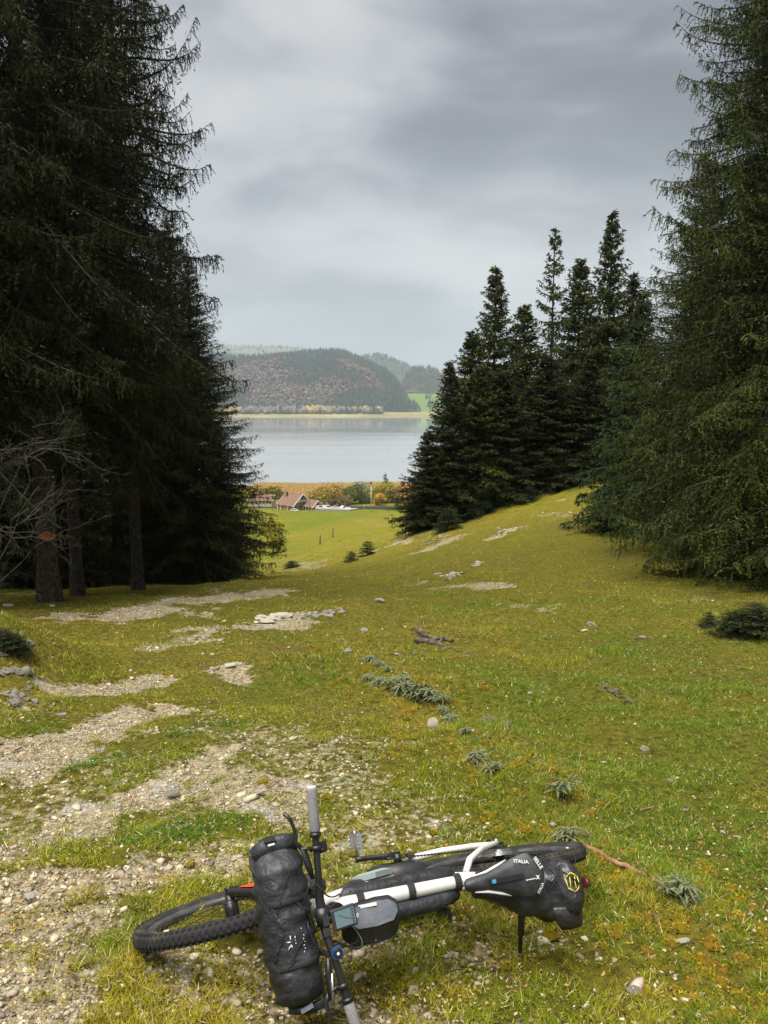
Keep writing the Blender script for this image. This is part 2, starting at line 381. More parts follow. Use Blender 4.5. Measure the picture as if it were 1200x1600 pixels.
# ------------------------------------------------------------------ ground mesh
def build_ground():
    ys = np.concatenate([np.linspace(-9, 1.1, 22), np.geomspace(1.2, 440, 500)])
    a = np.concatenate([np.linspace(-2.4, -.62, 50)[:-1], np.linspace(-.60, .60, 320), np.linspace(.62, 2.4, 50)[1:]])
    Yg, Ag = np.meshgrid(ys, a, indexing='ij'); Xg = Ag * (np.maximum(Yg, 0) + 1.6 + np.maximum(0, -Yg) * .6)
    X = Xg.ravel(); Y = Yg.ravel(); Z = H(X, Y)
    b, d, l = masks(X, Y)
    d = np.maximum(d, .8 * smooth(.05, .40, fbm(X, Y, 1.7, 4, 140, .6)) * smooth(6, 12, Y))
    b = np.maximum(b, .5 * smooth(.46, .60, fbm(X, Y, 1.2, 4, 141, .6)) * smooth(10, 14, Y) * (1 - smooth(60, 90, Y)))
    Z = Z - 0.03 * b * (1 - smooth(20, 30, Y)) + b * 0.02 * np.maximum(0, fbm(X, Y, .07, 2, 44)) * (1 - smooth(10, 14, Y))
    nr, nc = Yg.shape; idx = np.arange(nr * nc).reshape(nr, nc)
    F = np.stack([idx[:-1, :-1], idx[:-1, 1:], idx[1:, 1:], idx[1:, :-1]], -1).reshape(-1, 4)
    me = np_mesh('ground', np.stack([X, Y, Z], 1), F, True, col={'msk': np.stack([b, d, l, 1 - smooth(24, 44, Y)], 1)})
    me.materials.append(ground_material())
    o = link('ground', me); o['kind'] = 'structure'
build_ground()

# ------------------------------------------------------------------ lake, far hills, haze
def build_lake():
    V = [(-1500, 380, -45), (1900, 380, -45), (1900, 2100, -45), (-1500, 2100, -45)]
    me = np_mesh('lake_water', np.array(V), np.array([[0, 1, 2, 3]]))
    m = bpy.data.materials.new('lake_water'); m.use_nodes = True; nt = m.node_tree; N = nt.nodes; L = nt.links; P = N['Principled BSDF']
    P.inputs['Base Color'].default_value = (0.26, 0.28, 0.29, 1); P.inputs['IOR'].default_value = 1.333
    tc = N.new('ShaderNodeTexCoord'); mp = N.new('ShaderNodeMapping'); mp.inputs['Scale'].default_value = (0.0022, 0.016, 1); L.new(tc.outputs['Object'], mp.inputs[0])
    n = N.new('ShaderNodeTexNoise'); n.inputs['Scale'].default_value = 1.0; n.inputs['Detail'].default_value = 4; L.new(mp.outputs[0], n.inputs['Vector'])
    mr = N.new('ShaderNodeMapRange'); mr.inputs[1].default_value = .42; mr.inputs[2].default_value = .60; mr.inputs[3].default_value = 0.03; mr.inputs[4].default_value = 0.10; L.new(n.outputs[0], mr.inputs[0])
    sp_ = N.new('ShaderNodeSeparateXYZ'); L.new(tc.outputs['Object'], sp_.inputs[0]); calm = N.new('ShaderNodeMapRange'); L.new(sp_.outputs[1], calm.inputs[0])
    for i_, v_ in ((1, 700.0), (2, 1050.0), (3, 0.20), (4, 0.0)): calm.inputs[i_].default_value = v_
    ad_ = N.new('ShaderNodeMath'); L.new(mr.outputs[0], ad_.inputs[0]); L.new(calm.outputs[0], ad_.inputs[1]); L.new(ad_.outputs[0], P.inputs['Roughness'])
    mp2 = N.new('ShaderNodeMapping'); mp2.inputs['Scale'].default_value = (0.15, 0.5, 1); L.new(tc.outputs['Object'], mp2.inputs[0])
    w = N.new('ShaderNodeTexNoise'); w.inputs['Scale'].default_value = 1.0; w.inputs['Detail'].default_value = 3; L.new(mp2.outputs[0], w.inputs['Vector'])
    b = N.new('ShaderNodeBump'); b.inputs['Strength'].default_value = .06; b.inputs['Distance'].default_value = .3; L.new(w.outputs[0], b.inputs['Height']); L.new(b.outputs[0], P.inputs['Normal'])
    me.materials.append(m); link('lake_water', me)['kind'] = 'structure'
build_lake()

HILLS = {}
def hill(name, D0, D1, ridge, base_row, c, back=900, nseed=1, amp=10, cw=(-700, 1900), foot=0.0):
    """a ridge at distance D1 whose foot lies at D0; ridge: (photo column, photo row) of the skyline"""
    rx = np.array([r[0] for r in ridge], float); ry = np.array([r[1] for r in ridge], float)
    def zr(col): return -D1 * np.tan(PITCH + np.arctan((np.interp(col, rx, ry) - 800) / FPX))
    def hf(X, Y):
        col = 600 + X / D1 * FPX
        k = np.ones(41); k /= k.sum()
        u = np.clip((Y - D0) / (D1 - D0), 0, 1.0)
        z1 = (zr(col - 14) + zr(col) * 2 + zr(col + 14)) / 4
        prof = np.where(u < 1, np.sin(u * math.pi / 2) ** (1.15), 1)
        z = -45.0 + foot + (z1 + 45 - foot) * prof
        z = z - np.maximum(0, Y - D1) * 0.35
        z = np.maximum(z, -60)
        z = z + amp * fbm(X, Y, (D1 - D0) * .28, 4, nseed) * np.minimum(1, (Y - D0) / (D1 - D0) * 3) 
        return z
    ys = np.linspace(D0, D1 + back, 44); cs = np.linspace(cw[0], cw[1], 170)
    Yg, Cg = np.meshgrid(ys, cs, indexing='ij'); Xg = (Cg - 600) / FPX * D1
    Z = hf(Xg.ravel(), Yg.ravel()); nr, nc = Yg.shape; idx = np.arange(nr * nc).reshape(nr, nc)
    F = np.stack([idx[:-1, :-1], idx[:-1, 1:], idx[1:, 1:], idx[1:, :-1]], -1).reshape(-1, 4)
    me = np_mesh(name, np.stack([Xg.ravel(), Yg.ravel(), Z], 1), F, True)
    me.materials.append(mat('far_slope_' + str(nseed), c[0], c[1], .95, 0.012, spec=.05))
    link(name, me)['kind'] = 'structure'
    return hf
SHORE = hill('far_shore', 1735, 2050, [(-700, 640), (300, 643), (520, 642), (640, 643), (700, 643), (1900, 640)], 645, ((0.30, 0.27, 0.12), (0.20, 0.17, 0.08)), back=500, nseed=2, amp=1)
HA = hill('wooded_hill', 1950, 2650, [(-700, 500), (200, 545), (345, 562), (400, 561), (450, 557), (500, 555), (530, 554), (560, 566), (590, 580), (625, 602), (640, 640), (700, 655), (1900, 655)], 645, ((0.03, 0.04, 0.02), (0.07, 0.05, 0.035)), back=500, nseed=3, amp=16)
HB = hill('wooded_knoll', 2650, 3200, [(-700, 660), (560, 655), (600, 640), (622, 612), (636, 584), (648, 575), (660, 573), (672, 577), (692, 590), (740, 605), (820, 585), (1900, 560)], 645, ((0.03, 0.04, 0.02), (0.07, 0.05, 0.035)), back=500, nseed=4, amp=10)
HF = hill('hayfield_slope', 1960, 2500, [(-700, 680), (560, 680), (585, 650), (612, 618), (640, 613), (670, 617), (720, 612), (1900, 600)], 645, ((0.10, 0.17, 0.035), (0.14, 0.19, 0.05)), back=200, nseed=5, amp=3)
HC = hill('distant_mountain', 3800, 5200, [(-700, 545), (250, 540), (350, 543), (385, 541), (420, 541), (460, 542), (500, 546), (540, 553), (600, 575), (700, 590), (1900, 590)], 645, ((0.10, 0.12, 0.09), (0.22, 0.22, 0.19)), back=900, nseed=6, amp=30)
HD = hill('distant_ridge', 3600, 4800, [(-700, 600), (480, 590), (560, 561), (580, 558), (605, 560), (630, 571), (660, 585), (720, 600), (1900, 600)], 645, ((0.05, 0.07, 0.05), (0.09, 0.09, 0.07)), back=900, nseed=7, amp=24)

def forest(name, label, spots, kinds, seed, group=None):
    """many far trees joined: spindle conifers and rounded broadleaf crowns. spots (n,3), kinds (n,) 0 conifer 1 leaf; """
    rng = np.random.default_rng(seed); V = []; Fc = []; col = []
    P = spots
    n = len(P)
    # conifers: 2 stacked cones of 5 sides
    k = np.where(kinds == 0)[0]; m = len(k)
    allV = []; allF = []; allC = []; off = 0
    if m:
        h = rng.uniform(13, 27, m) * P[k, 3]; r = h * rng.uniform(.13, .20, m)
        ang = np.arange(5) / 5 * 2 * np.pi
        for (z0, z1, rs) in ((.06, .72, 1.0), (.45, 1.0, .62)):
            a = ang[None, :] + rng.uniform(0, 6.28, (m, 1)); rr = r[:, None] * rs * rng.uniform(.7, 1.3, (m, 5))
            ring = np.stack([P[k, 0, None] + rr * np.cos(a), P[k, 1, None] + rr * np.sin(a), P[k, 2, None] + h[:, None] * (z0 + rng.uniform(-.04, .06, (m, 5)))], -1)
            top = np.stack([P[k, 0], P[k, 1], P[k, 2] + h * z1], -1)[:, None, :]
            v = np.concatenate([ring, top], 1); f = np.array([[i, (i + 1) % 5, 5] for i in range(5)])
            F = (f[None] + (np.arange(m) * 6)[:, None, None] + off).reshape(-1, 3); off += m * 6
            allV.append(v.reshape(-1, 3)); allF.append(F)
            c = CON[rng.integers(0, len(CON), m)] * rng.uniform(.88, 1.15, (m, 1)); allC.append(np.repeat(c, 6, 0))
    k = np.where(kinds > 0)[0]; m = len(k)
    if m:
        t = (1 + 5 ** .5) / 2
        iv = np.array([(-1, t, 0), (1, t, 0), (-1, -t, 0), (1, -t, 0), (0, -1, t), (0, 1, t), (0, -1, -t), (0, 1, -t), (t, 0, -1), (t, 0, 1), (-t, 0, -1), (-t, 0, 1)]) / 1.9
        fi = np.array([(0, 11, 5), (0, 5, 1), (0, 1, 7), (0, 7, 10), (0, 10, 11), (1, 5, 9), (5, 11, 4), (11, 10, 2), (10, 7, 6), (7, 1, 8), (3, 9, 4), (3, 4, 2), (3, 2, 6), (3, 6, 8), (3, 8, 9), (4, 9, 5), (2, 4, 11), (6, 2, 10), (8, 6, 7), (9, 8, 1)])
        h = rng.uniform(8, 14, m) * P[k, 3]; w = h * rng.uniform(.28, .42, m)
        v = iv[None] * np.stack([w, w, h * .5], -1)[:, None, :] * rng.uniform(.72, 1.28, (m, 12, 1)) + P[k, None, :3] + np.stack([0 * h, 0 * h, h * .5], -1)[:, None, :]
        F = (fi[None] + (np.arange(m) * 12)[:, None, None] + off).reshape(-1, 3)
        allV.append(v.reshape(-1, 3)); allF.append(F)
        pal = np.where((kinds[k] == 1)[:, None], RUST[rng.integers(0, len(RUST), m)], np.where((kinds[k] == 2)[:, None], GOLD[rng.integers(0, len(GOLD), m)], GREY[rng.integers(0, len(GREY), m)]))
        c = pal * rng.uniform(.85, 1.12, (m, 1)); allC.append(np.repeat(c, 12, 0))
    Vv = np.concatenate(allV); Ff = np.concatenate(allF); Cc = np.concatenate(allC); Cc = np.concatenate([Cc, np.ones((len(Cc), 1))], 1)
    me = np_mesh(name, Vv, Ff, False, col={'col': Cc}); me.materials.append(mat_col('foliage_far'))
    o = link(name, me); tag(o, label, 'forest', group, 'stuff'); return o
CON = np.array([(0.012, 0.024, 0.012), (0.018, 0.030, 0.014), (0.010, 0.020, 0.014), (0.025, 0.035, 0.016)])
RUST = np.array([(0.105, 0.050, 0.042), (0.075, 0.045, 0.040), (0.12, 0.075, 0.05), (0.065, 0.035, 0.035), (0.085, 0.065, 0.05)])
GOLD = np.array([(0.42, 0.29, 0.04), (0.36, 0.26, 0.06), (0.30, 0.22, 0.08), (0.18, 0.17, 0.05)])
GREY = np.array([(0.13, 0.11, 0.09), (0.10, 0.085, 0.075), (0.17, 0.14, 0.10)])
def scatter_hill(hf, D0, D1, cols, n, seed, kindf, sc=1.0, Dr=None):
    rng = np.random.default_rng(seed); Dr = Dr or D1
    c = rng.uniform(cols[0], cols[1], n); Y = rng.uniform(D0, D1 + 60, n); X = (c - 600) / FPX * Dr
    Z = hf(X, Y) - 1.0; k = kindf(X, Y, Z, rng, (Y - D0) / (D1 - D0), c)
    ok = (k >= 0) & (Z > -44)
    P = np.stack([X, Y, Z, np.full(n, sc)], 1)
    return P[ok], k[ok]
def kA(X, Y, Z, rng, u, c):
    m = 1.5 * fbm(X, Y, 210, 3, 71) + (0.20 - u * .75) + rng.normal(0, .07, len(X))
    k = np.where(m > 0.10, 1, 0); k = np.where((m > .30) & (rng.random(len(X)) < .35), 3, k)
    return k
P, K = scatter_hill(HA, 1950, 2650, (180, 660), 11500, 5, kA, 1.0); forest('wooded_hill_forest', 'mixed dark conifer and rust coloured forest covering the hill across the lake', P, K, 6)
P, K = scatter_hill(HB, 2750, 3200, (590, 900), 2600, 8, lambda X, Y, Z, r, u, c: np.where(fbm(X, Y, 200, 3, 5) + .25 - u * .4 > .05, 1, 0), 1.0); forest('knoll_forest', 'brownish forest on the small rounded knoll right of the lake', P, K, 9)
P, K = scatter_hill(HD, 3700, 4800, (540, 760), 1500, 18, lambda X, Y, Z, r, u, c: np.zeros(len(X), int), 1.1); forest('ridge_forest', 'pale hazy conifer forest on the distant ridge between the hills', P, K, 19)
P, K = scatter_hill(HC, 4300, 5200, (250, 560), 900, 28, lambda X, Y, Z, r, u, c: np.where((c > 385) & (c < 470) & (u > .8), -1, 0), .8); forest('mountain_forest', 'faint forest patches on the farthest mountain at left', P, K, 29)
def kS(X, Y, Z, rng, u, c):
    m = fbm(X, Y * 0, 60, 3, 81) + rng.normal(0, .12, len(X))
    k = np.where(m > 0.02, 2, 3); k = np.where(rng.random(len(X)) < .10, 0, k)
    k = np.where((c > 480) & (c < 520) & (rng.random(len(X)) < .5), 2, k)
    k = np.where((c > 598), -1, k)
    return k
P, K = scatter_hill(SHORE, 1850, 2010, (150, 640), 2200, 41, kS, 1.35, 1950); forest('shore_trees', 'golden and grey autumn trees lining the far shore of the lake', P, K, 42)
P, K = scatter_hill(HF, 2000, 2500, (590, 720), 420, 51, lambda X, Y, Z, r, u, c: np.where((u > .82) & (c < 660), 3, np.where((np.abs(c - 642) < 2.2) & (u > .1) & (u < .5) & (r.random(len(X)) < .9), 0, np.where((c > 660) & (u < .6), 0, -1))), .8, 2400); forest('field_trees', 'small dark trees standing on the bright field beyond the lake', P, K, 52)

def box_obj(name, lo, hi, kind, m):
    mb = MB(); mb.box([(a + b) / 2 for a, b in zip(lo, hi)], [b - a for a, b in zip(lo, hi)]); o = mb.build(name, m); o['kind'] = kind; return o
hm = bpy.data.materials.new('haze_air'); hm.use_nodes = True; nt = hm.node_tree; nt.nodes.clear()
_o = nt.nodes.new('ShaderNodeOutputMaterial'); _v = nt.nodes.new('ShaderNodeVolumePrincipled'); _v.inputs['Density'].default_value = 0.00017; _v.inputs['Color'].default_value = (0.80, 0.90, 1.0, 1); _v.inputs['Anisotropy'].default_value = 0.6
nt.links.new(_v.outputs[0], _o.inputs['Volume'])
HAZE = True
if HAZE: box_obj('haze', (-6200, -60, -140), (6200, 6400, 440), 'stuff', hm)

# ------------------------------------------------------------------ spruces
def tube_np(P, r, seg=3):
    """P (n,k,3) polylines, r (n,k) radii -> V,F"""
    n, k, _ = P.shape
    T = np.gradient(P, axis=1); T /= np.linalg.norm(T, axis=2, keepdims=True) + 1e-9
    ref = np.where(np.abs(T[..., 2:3]) < .8, np.array([0, 0, 1.0]), np.array([1.0, 0, 0]))
    A = np.cross(T, ref); A /= np.linalg.norm(A, axis=2, keepdims=True) + 1e-9; B = np.cross(A, T)
    an = np.arange(seg) / seg * 2 * np.pi
    V = P[:, :, None, :] + (A[:, :, None, :] * np.cos(an)[None, None, :, None] + B[:, :, None, :] * np.sin(an)[None, None, :, None]) * r[:, :, None, None]
    base = (np.arange(n) * k * seg)[:, None, None]; i = np.arange(k - 1)[None, :, None] * seg; j = np.arange(seg)[None, None, :]; j2 = (j + 1) % seg
    F = np.stack([base + i + j, base + i + j2, base + i + seg + j2, base + i + seg + j], -1).reshape(-1, 4)
    return V.reshape(-1, 3), F

TRI = []
def spruce_meshes(seed, H_, R, hb, whorl=.34, nb=6, tw=.10, shoot=.11, wid=.026, nsh=7, hang=1.0, top_open=0.0, prof_pow=.9, cones=True, tseg=12, lean=0.0, dead=0, thin=0.0, inner=70):
    rng = np.random.default_rng(seed)
    SWd = []; SV = []; SD = []; SL = []; ST = []; BP = []; BR = []; CN = []
    h = hb; K = 9; s = np.linspace(0, 1, K)
    while h < H_ - .15:
        f = (h - hb) / (H_ - hb); n_b = max(3, int(round(nb * (1 - .35 * f)))); ph = rng.uniform(0, 6.28)
        for b in range(n_b):
            if rng.random() < thin * (0.4 + .6 * f): continue
            az = ph + b * 6.283 / n_b + rng.normal(0, .22)
            L = R * ((1 - f) ** prof_pow) * min(1.0, .62 + f * 3.2) * rng.uniform(.62, 1.12) + .12
            if rng.random() < .05: L *= 1.10
            if L < .15: continue
            p0 = -.16 + .85 * f ** 1.3 + rng.normal(0, .10); dr = (.42 * (1 - f) + .12) * rng.uniform(.7, 1.3); up = .30 * rng.uniform(.6, 1.3)
            hh = h + rng.normal(0, .12)
            wob = rng.normal(0, .05)
            r_ = L * s; zz = L * (p0 * s - dr * s ** 2 + up * s ** 4)
            side_w = L * wob * np.sin(s * 4)
            ca, sa = math.cos(az), math.sin(az)
            ax = np.stack([r_ * ca - side_w * sa + lean * hh * 0, r_ * sa + side_w * ca, hh + zz], 1)
            BP.append(ax); BR.append(np.linspace(.012 + .009 * L, .004, K))
            # twigs
            n_t = max(5, int(L / tw)); ts = np.sort(rng.uniform(.10, 1.0, n_t)) ** .9; sd_ = np.where(np.arange(n_t) % 2 == 0, 1, -1)
            base = np.stack([np.interp(ts, s, ax[:, i]) for i in range(3)], 1)
            lt = (.20 + .20 * L) * (.30 + .70 * (1 - ts) ** .8) * rng.uniform(.6, 1.25, n_t)
            lt = np.minimum(lt, .95)
            fa = rng.uniform(.45, .8, n_t); dh = np.stack([ca * fa - sa * sd_ * .8, sa * fa + ca * sd_ * .8, np.zeros(n_t)], 1)
            dh /= np.linalg.norm(dh, axis=1, keepdims=True)
            q = rng.uniform(.25, 1.25, n_t) * hang * (1 - .75 * f)
            # hanging combs below the branch
            n_h = int(n_t * .8 * hang * (1 - .5 * f)); th = rng.uniform(.12, 1.0, n_h)
            bh = np.stack([np.interp(th, s, ax[:, i]) for i in range(3)], 1); lh = rng.uniform(.12, .42, n_h) * (.6 + .2 * L) * (1.05 - .5 * th)
            rd = rng.normal(0, .25, (n_h, 3)); rd[:, 2] = -1
            tip = np.array([[ca, sa, .28]]); tipL = .10 + .05 * L
            u = (np.arange(nsh) + .5) / nsh
            # points along side twigs
            P = base[:, None, :] + dh[:, None, :] * (lt[:, None] * u[None] * (1 - .28 * u[None] * np.minimum(q, 1)[:, None]))[..., None]
            P[..., 2] -= lt[:, None] * q[:, None] * u[None] ** 2 * .8
            T = dh[:, None, :] * np.ones((1, nsh, 1)); T = T.copy(); T[..., 2] -= 1.4 * q[:, None] * u[None]
            P2 = bh[:, None, :] + rd[:, None, :] * (lh[:, None] * u[None])[..., None]; T2 = np.repeat(rd[:, None, :], nsh, 1)
            na = max(6, int(L / tw)); sa_ = rng.uniform(.2, 1.0, na); P3 = np.stack([np.interp(sa_, s, ax[:, i]) for i in range(3)], 1); T3 = np.tile(tip, (na, 1)) + rng.normal(0, .5, (na, 3))
            Pa = np.concatenate([P.reshape(-1, 3), P2.reshape(-1, 3), P3]); Ta = np.concatenate([T.reshape(-1, 3), T2.reshape(-1, 3), T3])
            Ta = Ta / (np.linalg.norm(Ta, axis=1, keepdims=True) + 1e-9) + rng.normal(0, .10, Ta.shape)
            Ta /= np.linalg.norm(Ta, axis=1, keepdims=True) + 1e-9
            # frond: shoots alternate left and right of each twig, plus a slim strip along it
            SDv = np.cross(Ta, np.array([0, 0, 1.0]) + rng.normal(0, .45, Ta.shape)); SDv /= np.linalg.norm(SDv, axis=1, keepdims=True) + 1e-9
            alt = np.where(np.arange(len(Ta)) % 2 == 0, 1.0, -1.0)[:, None]
            Ts = Ta * .62 + SDv * alt * .78 + rng.normal(0, .16, Ta.shape); Ts /= np.linalg.norm(Ts, axis=1, keepdims=True)
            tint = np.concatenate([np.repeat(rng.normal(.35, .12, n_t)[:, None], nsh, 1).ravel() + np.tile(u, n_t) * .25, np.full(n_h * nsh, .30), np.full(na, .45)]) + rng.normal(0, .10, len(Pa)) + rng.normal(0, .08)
            ll = shoot * rng.uniform(.6, 1.3, len(Pa)) * (1 - .25 * f)
            Pa = np.concatenate([Pa, Pa]); Ta = np.concatenate([Ts, Ta]); tint = np.concatenate([tint, tint - .08]); ww = np.concatenate([np.ones(len(ll)), np.full(len(ll), .75)]); ll = np.concatenate([ll, ll * 1.1])
            # dense inner foliage near the limbs, crown shade put into its dark tint
            ni = int(L * inner * (1 - .75 * f)); ti = rng.uniform(.08, .78, ni); Pi = np.stack([np.interp(ti, s, ax[:, i]) for i in range(3)], 1)
            sp = (.10 + .16 * L) * (1 - ti * .7); Pi += np.stack([rng.normal(0, 1, ni) * sp, rng.normal(0, 1, ni) * sp, -np.abs(rng.normal(0, .6, ni)) * sp + .03], 1)
            Di = rng.normal(0, 1, (ni, 3)); Di[:, 2] = -np.abs(Di[:, 2]); Di /= np.linalg.norm(Di, axis=1, keepdims=True)
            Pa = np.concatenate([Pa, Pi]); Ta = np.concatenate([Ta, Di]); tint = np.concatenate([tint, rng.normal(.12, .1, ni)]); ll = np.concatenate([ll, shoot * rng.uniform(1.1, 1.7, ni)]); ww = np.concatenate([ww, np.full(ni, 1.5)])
            SV.append(Pa); SD.append(Ta); SL.append(ll); ST.append(tint); SWd.append(ww)
            if cones and f > .35 and rng.random() < .8:
                nc = rng.integers(1, 5); tc_ = rng.uniform(.6, 1.0, nc); pc = np.stack([np.interp(tc_, s, ax[:, i]) for i in range(3)], 1); pc += rng.normal(0, .07, pc.shape); CN.append(pc)
        h += whorl * rng.uniform(.7, 1.3) * (1 - .45 * f)
    # leader
    nl = 60; zl = rng.uniform(H_ - .9, H_ + .1, nl); Pa = np.stack([rng.normal(0, .02, nl), rng.normal(0, .02, nl), zl], 1); Ta = rng.normal(0, .6, (nl, 3)); Ta[:, 2] = .8; Ta /= np.linalg.norm(Ta, axis=1, keepdims=True)
    SV.append(Pa); SD.append(Ta); SL.append(np.full(nl, shoot)); ST.append(np.full(nl, .4)); SWd.append(np.ones(nl))
    P = np.concatenate(SV); D = np.concatenate(SD); Ls = np.concatenate(SL); T = np.concatenate(ST)
    R_ = rng.normal(0, 1, P.shape); S = np.cross(D, R_); S /= np.linalg.norm(S, axis=1, keepdims=True) + 1e-9
    w = wid * rng.uniform(.7, 1.3, (len(P), 1)) * .5 * np.concatenate(SWd)[:, None]
    V = np.stack([P - S * w, P + S * w, P + D * Ls[:, None]], 1).reshape(-1, 3)
    F = np.arange(len(P) * 3).reshape(-1, 3)
    TRI.append(len(F))
    crown = np_mesh('crown', V, F, False, attr={'tint': np.repeat(T, 3)})
    BPa = np.array(BP); BRa = np.array(BR); bv, bf = tube_np(BPa, BRa, 3)
    branches = np_mesh('branches', bv, bf, True)
    # trunk
    hz_ = np.concatenate([[-.5, 0, .25, .6], np.linspace(1.2, H_, 14)]); rb = H_ * .0115
    rad = rb * (1 - hz_ / H_ * .96) * np.where(hz_ < .6, 1.30 - hz_ * .5, 1); rad[0] = rad[1] * 1.1
    an = np.arange(tseg) / tseg * 2 * np.pi; tv = np.stack([(rad[:, None] * (1 + .10 * np.sin(an * 3 + seed)[None] * np.where(hz_ < .7, 1.6, .4)[:, None]) * np.cos(an)), (rad[:, None] * (1 + .10 * np.sin(an * 3 + seed)[None]) * np.sin(an)), np.repeat(hz_[:, None], tseg, 1)], -1).reshape(-1, 3)
    i = np.arange(len(hz_) - 1)[:, None] * tseg; j = np.arange(tseg)[None]; tf = np.stack([i + j, i + (j + 1) % tseg, i + tseg + (j + 1) % tseg, i + tseg + j], -1).reshape(-1, 4)
    trunk = np_mesh('trunk', tv, tf, True)
    cm = None
    if CN:
        pc = np.concatenate(CN); n = len(pc); L = rng.uniform(.09, .15, n) * (shoot / .11) ** .5; r = L * .16
        a = np.arange(4) / 4 * 2 * np.pi
        ring = np.stack([pc[:, 0:1] + r[:, None] * np.cos(a), pc[:, 1:2] + r[:, None] * np.sin(a), np.repeat((pc[:, 2] - L * .5)[:, None], 4, 1)], -1)
        v = np.concatenate([ring, pc[:, None, :], (pc - np.stack([0 * L, 0 * L, L], 1))[:, None, :]], 1)
        f = np.array([(0, 1, 4), (1, 2, 4), (2, 3, 4), (3, 0, 4), (1, 0, 5), (2, 1, 5), (3, 2, 5), (0, 3, 5)])
        cm = np_mesh('cones', v.reshape(-1, 3), (f[None] + (np.arange(n) * 6)[:, None, None]).reshape(-1, 3))
    return crown, branches, trunk, cm

def needle_mat(name, dark, light, hue=0):
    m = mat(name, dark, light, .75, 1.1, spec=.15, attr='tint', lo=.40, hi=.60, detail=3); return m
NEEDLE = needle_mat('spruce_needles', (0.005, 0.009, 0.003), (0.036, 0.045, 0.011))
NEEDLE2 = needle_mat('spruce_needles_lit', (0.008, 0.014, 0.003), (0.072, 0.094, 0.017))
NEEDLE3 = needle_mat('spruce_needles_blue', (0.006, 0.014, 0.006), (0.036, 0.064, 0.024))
TWIG = mat('spruce_twig', (0.022, 0.016, 0.010), (0.05, 0.04, 0.028), .9, 5)
BARK = mat('spruce_bark', (0.012, 0.009, 0.006), (0.060, 0.045, 0.030), .95, 14, bump=1.0, bscale=30)
CONEM = mat('spruce_cone', (0.09, 0.045, 0.02), (0.16, 0.08, 0.03), .7, 30)
SH = dict(shoot=.074, wid=.021)
HERO = [spruce_meshes(11, 17.0, 4.2, 3.4, whorl=.31, nb=7, tw=.095, nsh=10, hang=1.2, prof_pow=.92, inner=95, **SH),
        spruce_meshes(23, 18.0, 3.9, 4.0, whorl=.33, nb=7, tw=.10, nsh=10, hang=1.3, prof_pow=.85, inner=95, **SH),
        spruce_meshes(37, 20.0, 4.1, .25, whorl=.30, nb=7, tw=.095, nsh=10, hang=1.2, prof_pow=.92, inner=125, **SH)]
MID = [spruce_meshes(51, 12.5, 3.6, .25, whorl=.36, nb=7, tw=.14, shoot=.16, wid=.055, nsh=6, hang=.9, prof_pow=1.02, tseg=8, inner=44),
       spruce_meshes(61, 12.5, 2.7, .6, whorl=.46, nb=6, tw=.17, shoot=.18, wid=.062, nsh=5, hang=.8, thin=.45, tseg=8, prof_pow=.9, inner=12),
       spruce_meshes(67, 13.0, 3.4, .5, whorl=.36, nb=7, tw=.14, shoot=.17, wid=.058, nsh=6, hang=1.0, prof_pow=.85, tseg=8, inner=44)]
YOUNG = spruce_meshes(71, 1.6, .55, .05, whorl=.16, nb=6, tw=.07, shoot=.09, wid=.022, nsh=4, hang=.2, cones=False, tseg=6)
def spruce(ms, px, Y, label, scale=1.0, rs=None, rot=0.0, needles=NEEDLE, group='spruce trees beside the clearing', zoff=0.0, name='spruce_tree', cat='tree', X=None):
    x = (px - 600) / FPX * Y * (1.006) if X is None else X
    z = hz1(x, Y)
    t = empty(name, (x, Y, z + zoff), label, cat, group); rs = rs or scale
    t.scale = (rs, rs, scale); t.rotation_euler = (0, 0, rot)
    crown, br, tr, cn = ms
    def part(nm, me, m, kind=None):
        if len(me.materials) == 0: me.materials.append(m)
        o = bpy.data.objects.new(nm, me); C.objects.link(o); o.parent = t
        if me.materials[0] != m:
            o.material_slots[0].link = 'OBJECT'; o.material_slots[0].material = m
        if kind: o['kind'] = kind
        return o
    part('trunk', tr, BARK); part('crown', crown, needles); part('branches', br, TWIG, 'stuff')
    if cn is not None: part('cones', cn, CONEM, 'stuff')
    return t
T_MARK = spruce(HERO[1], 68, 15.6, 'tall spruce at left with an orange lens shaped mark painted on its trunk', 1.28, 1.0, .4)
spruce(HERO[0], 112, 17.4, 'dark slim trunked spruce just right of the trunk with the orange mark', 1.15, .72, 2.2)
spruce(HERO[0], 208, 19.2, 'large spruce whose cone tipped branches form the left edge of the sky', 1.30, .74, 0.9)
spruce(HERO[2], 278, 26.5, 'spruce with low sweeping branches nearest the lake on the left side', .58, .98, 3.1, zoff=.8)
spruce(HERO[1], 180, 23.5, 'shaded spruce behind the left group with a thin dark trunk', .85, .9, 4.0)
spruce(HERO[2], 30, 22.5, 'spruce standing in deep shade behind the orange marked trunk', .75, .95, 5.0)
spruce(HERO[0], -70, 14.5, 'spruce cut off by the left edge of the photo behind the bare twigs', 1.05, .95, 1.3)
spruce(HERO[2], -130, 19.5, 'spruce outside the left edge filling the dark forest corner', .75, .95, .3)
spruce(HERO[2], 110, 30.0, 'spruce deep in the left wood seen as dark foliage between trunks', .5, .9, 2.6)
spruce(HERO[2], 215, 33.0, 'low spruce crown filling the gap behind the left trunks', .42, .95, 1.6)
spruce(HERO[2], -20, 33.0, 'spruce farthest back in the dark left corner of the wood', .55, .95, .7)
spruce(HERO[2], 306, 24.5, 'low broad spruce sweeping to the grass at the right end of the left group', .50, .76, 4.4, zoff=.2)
spruce(MID[0], 343, 33.0, 'small spruce behind the right edge of the left group near the yellow tree', .55, .48, 1.1)
spruce(HERO[2], 1178, 17.3, 'huge spruce at right whose branches sweep down to the grass', 1.12, .88, 1.9, NEEDLE2)
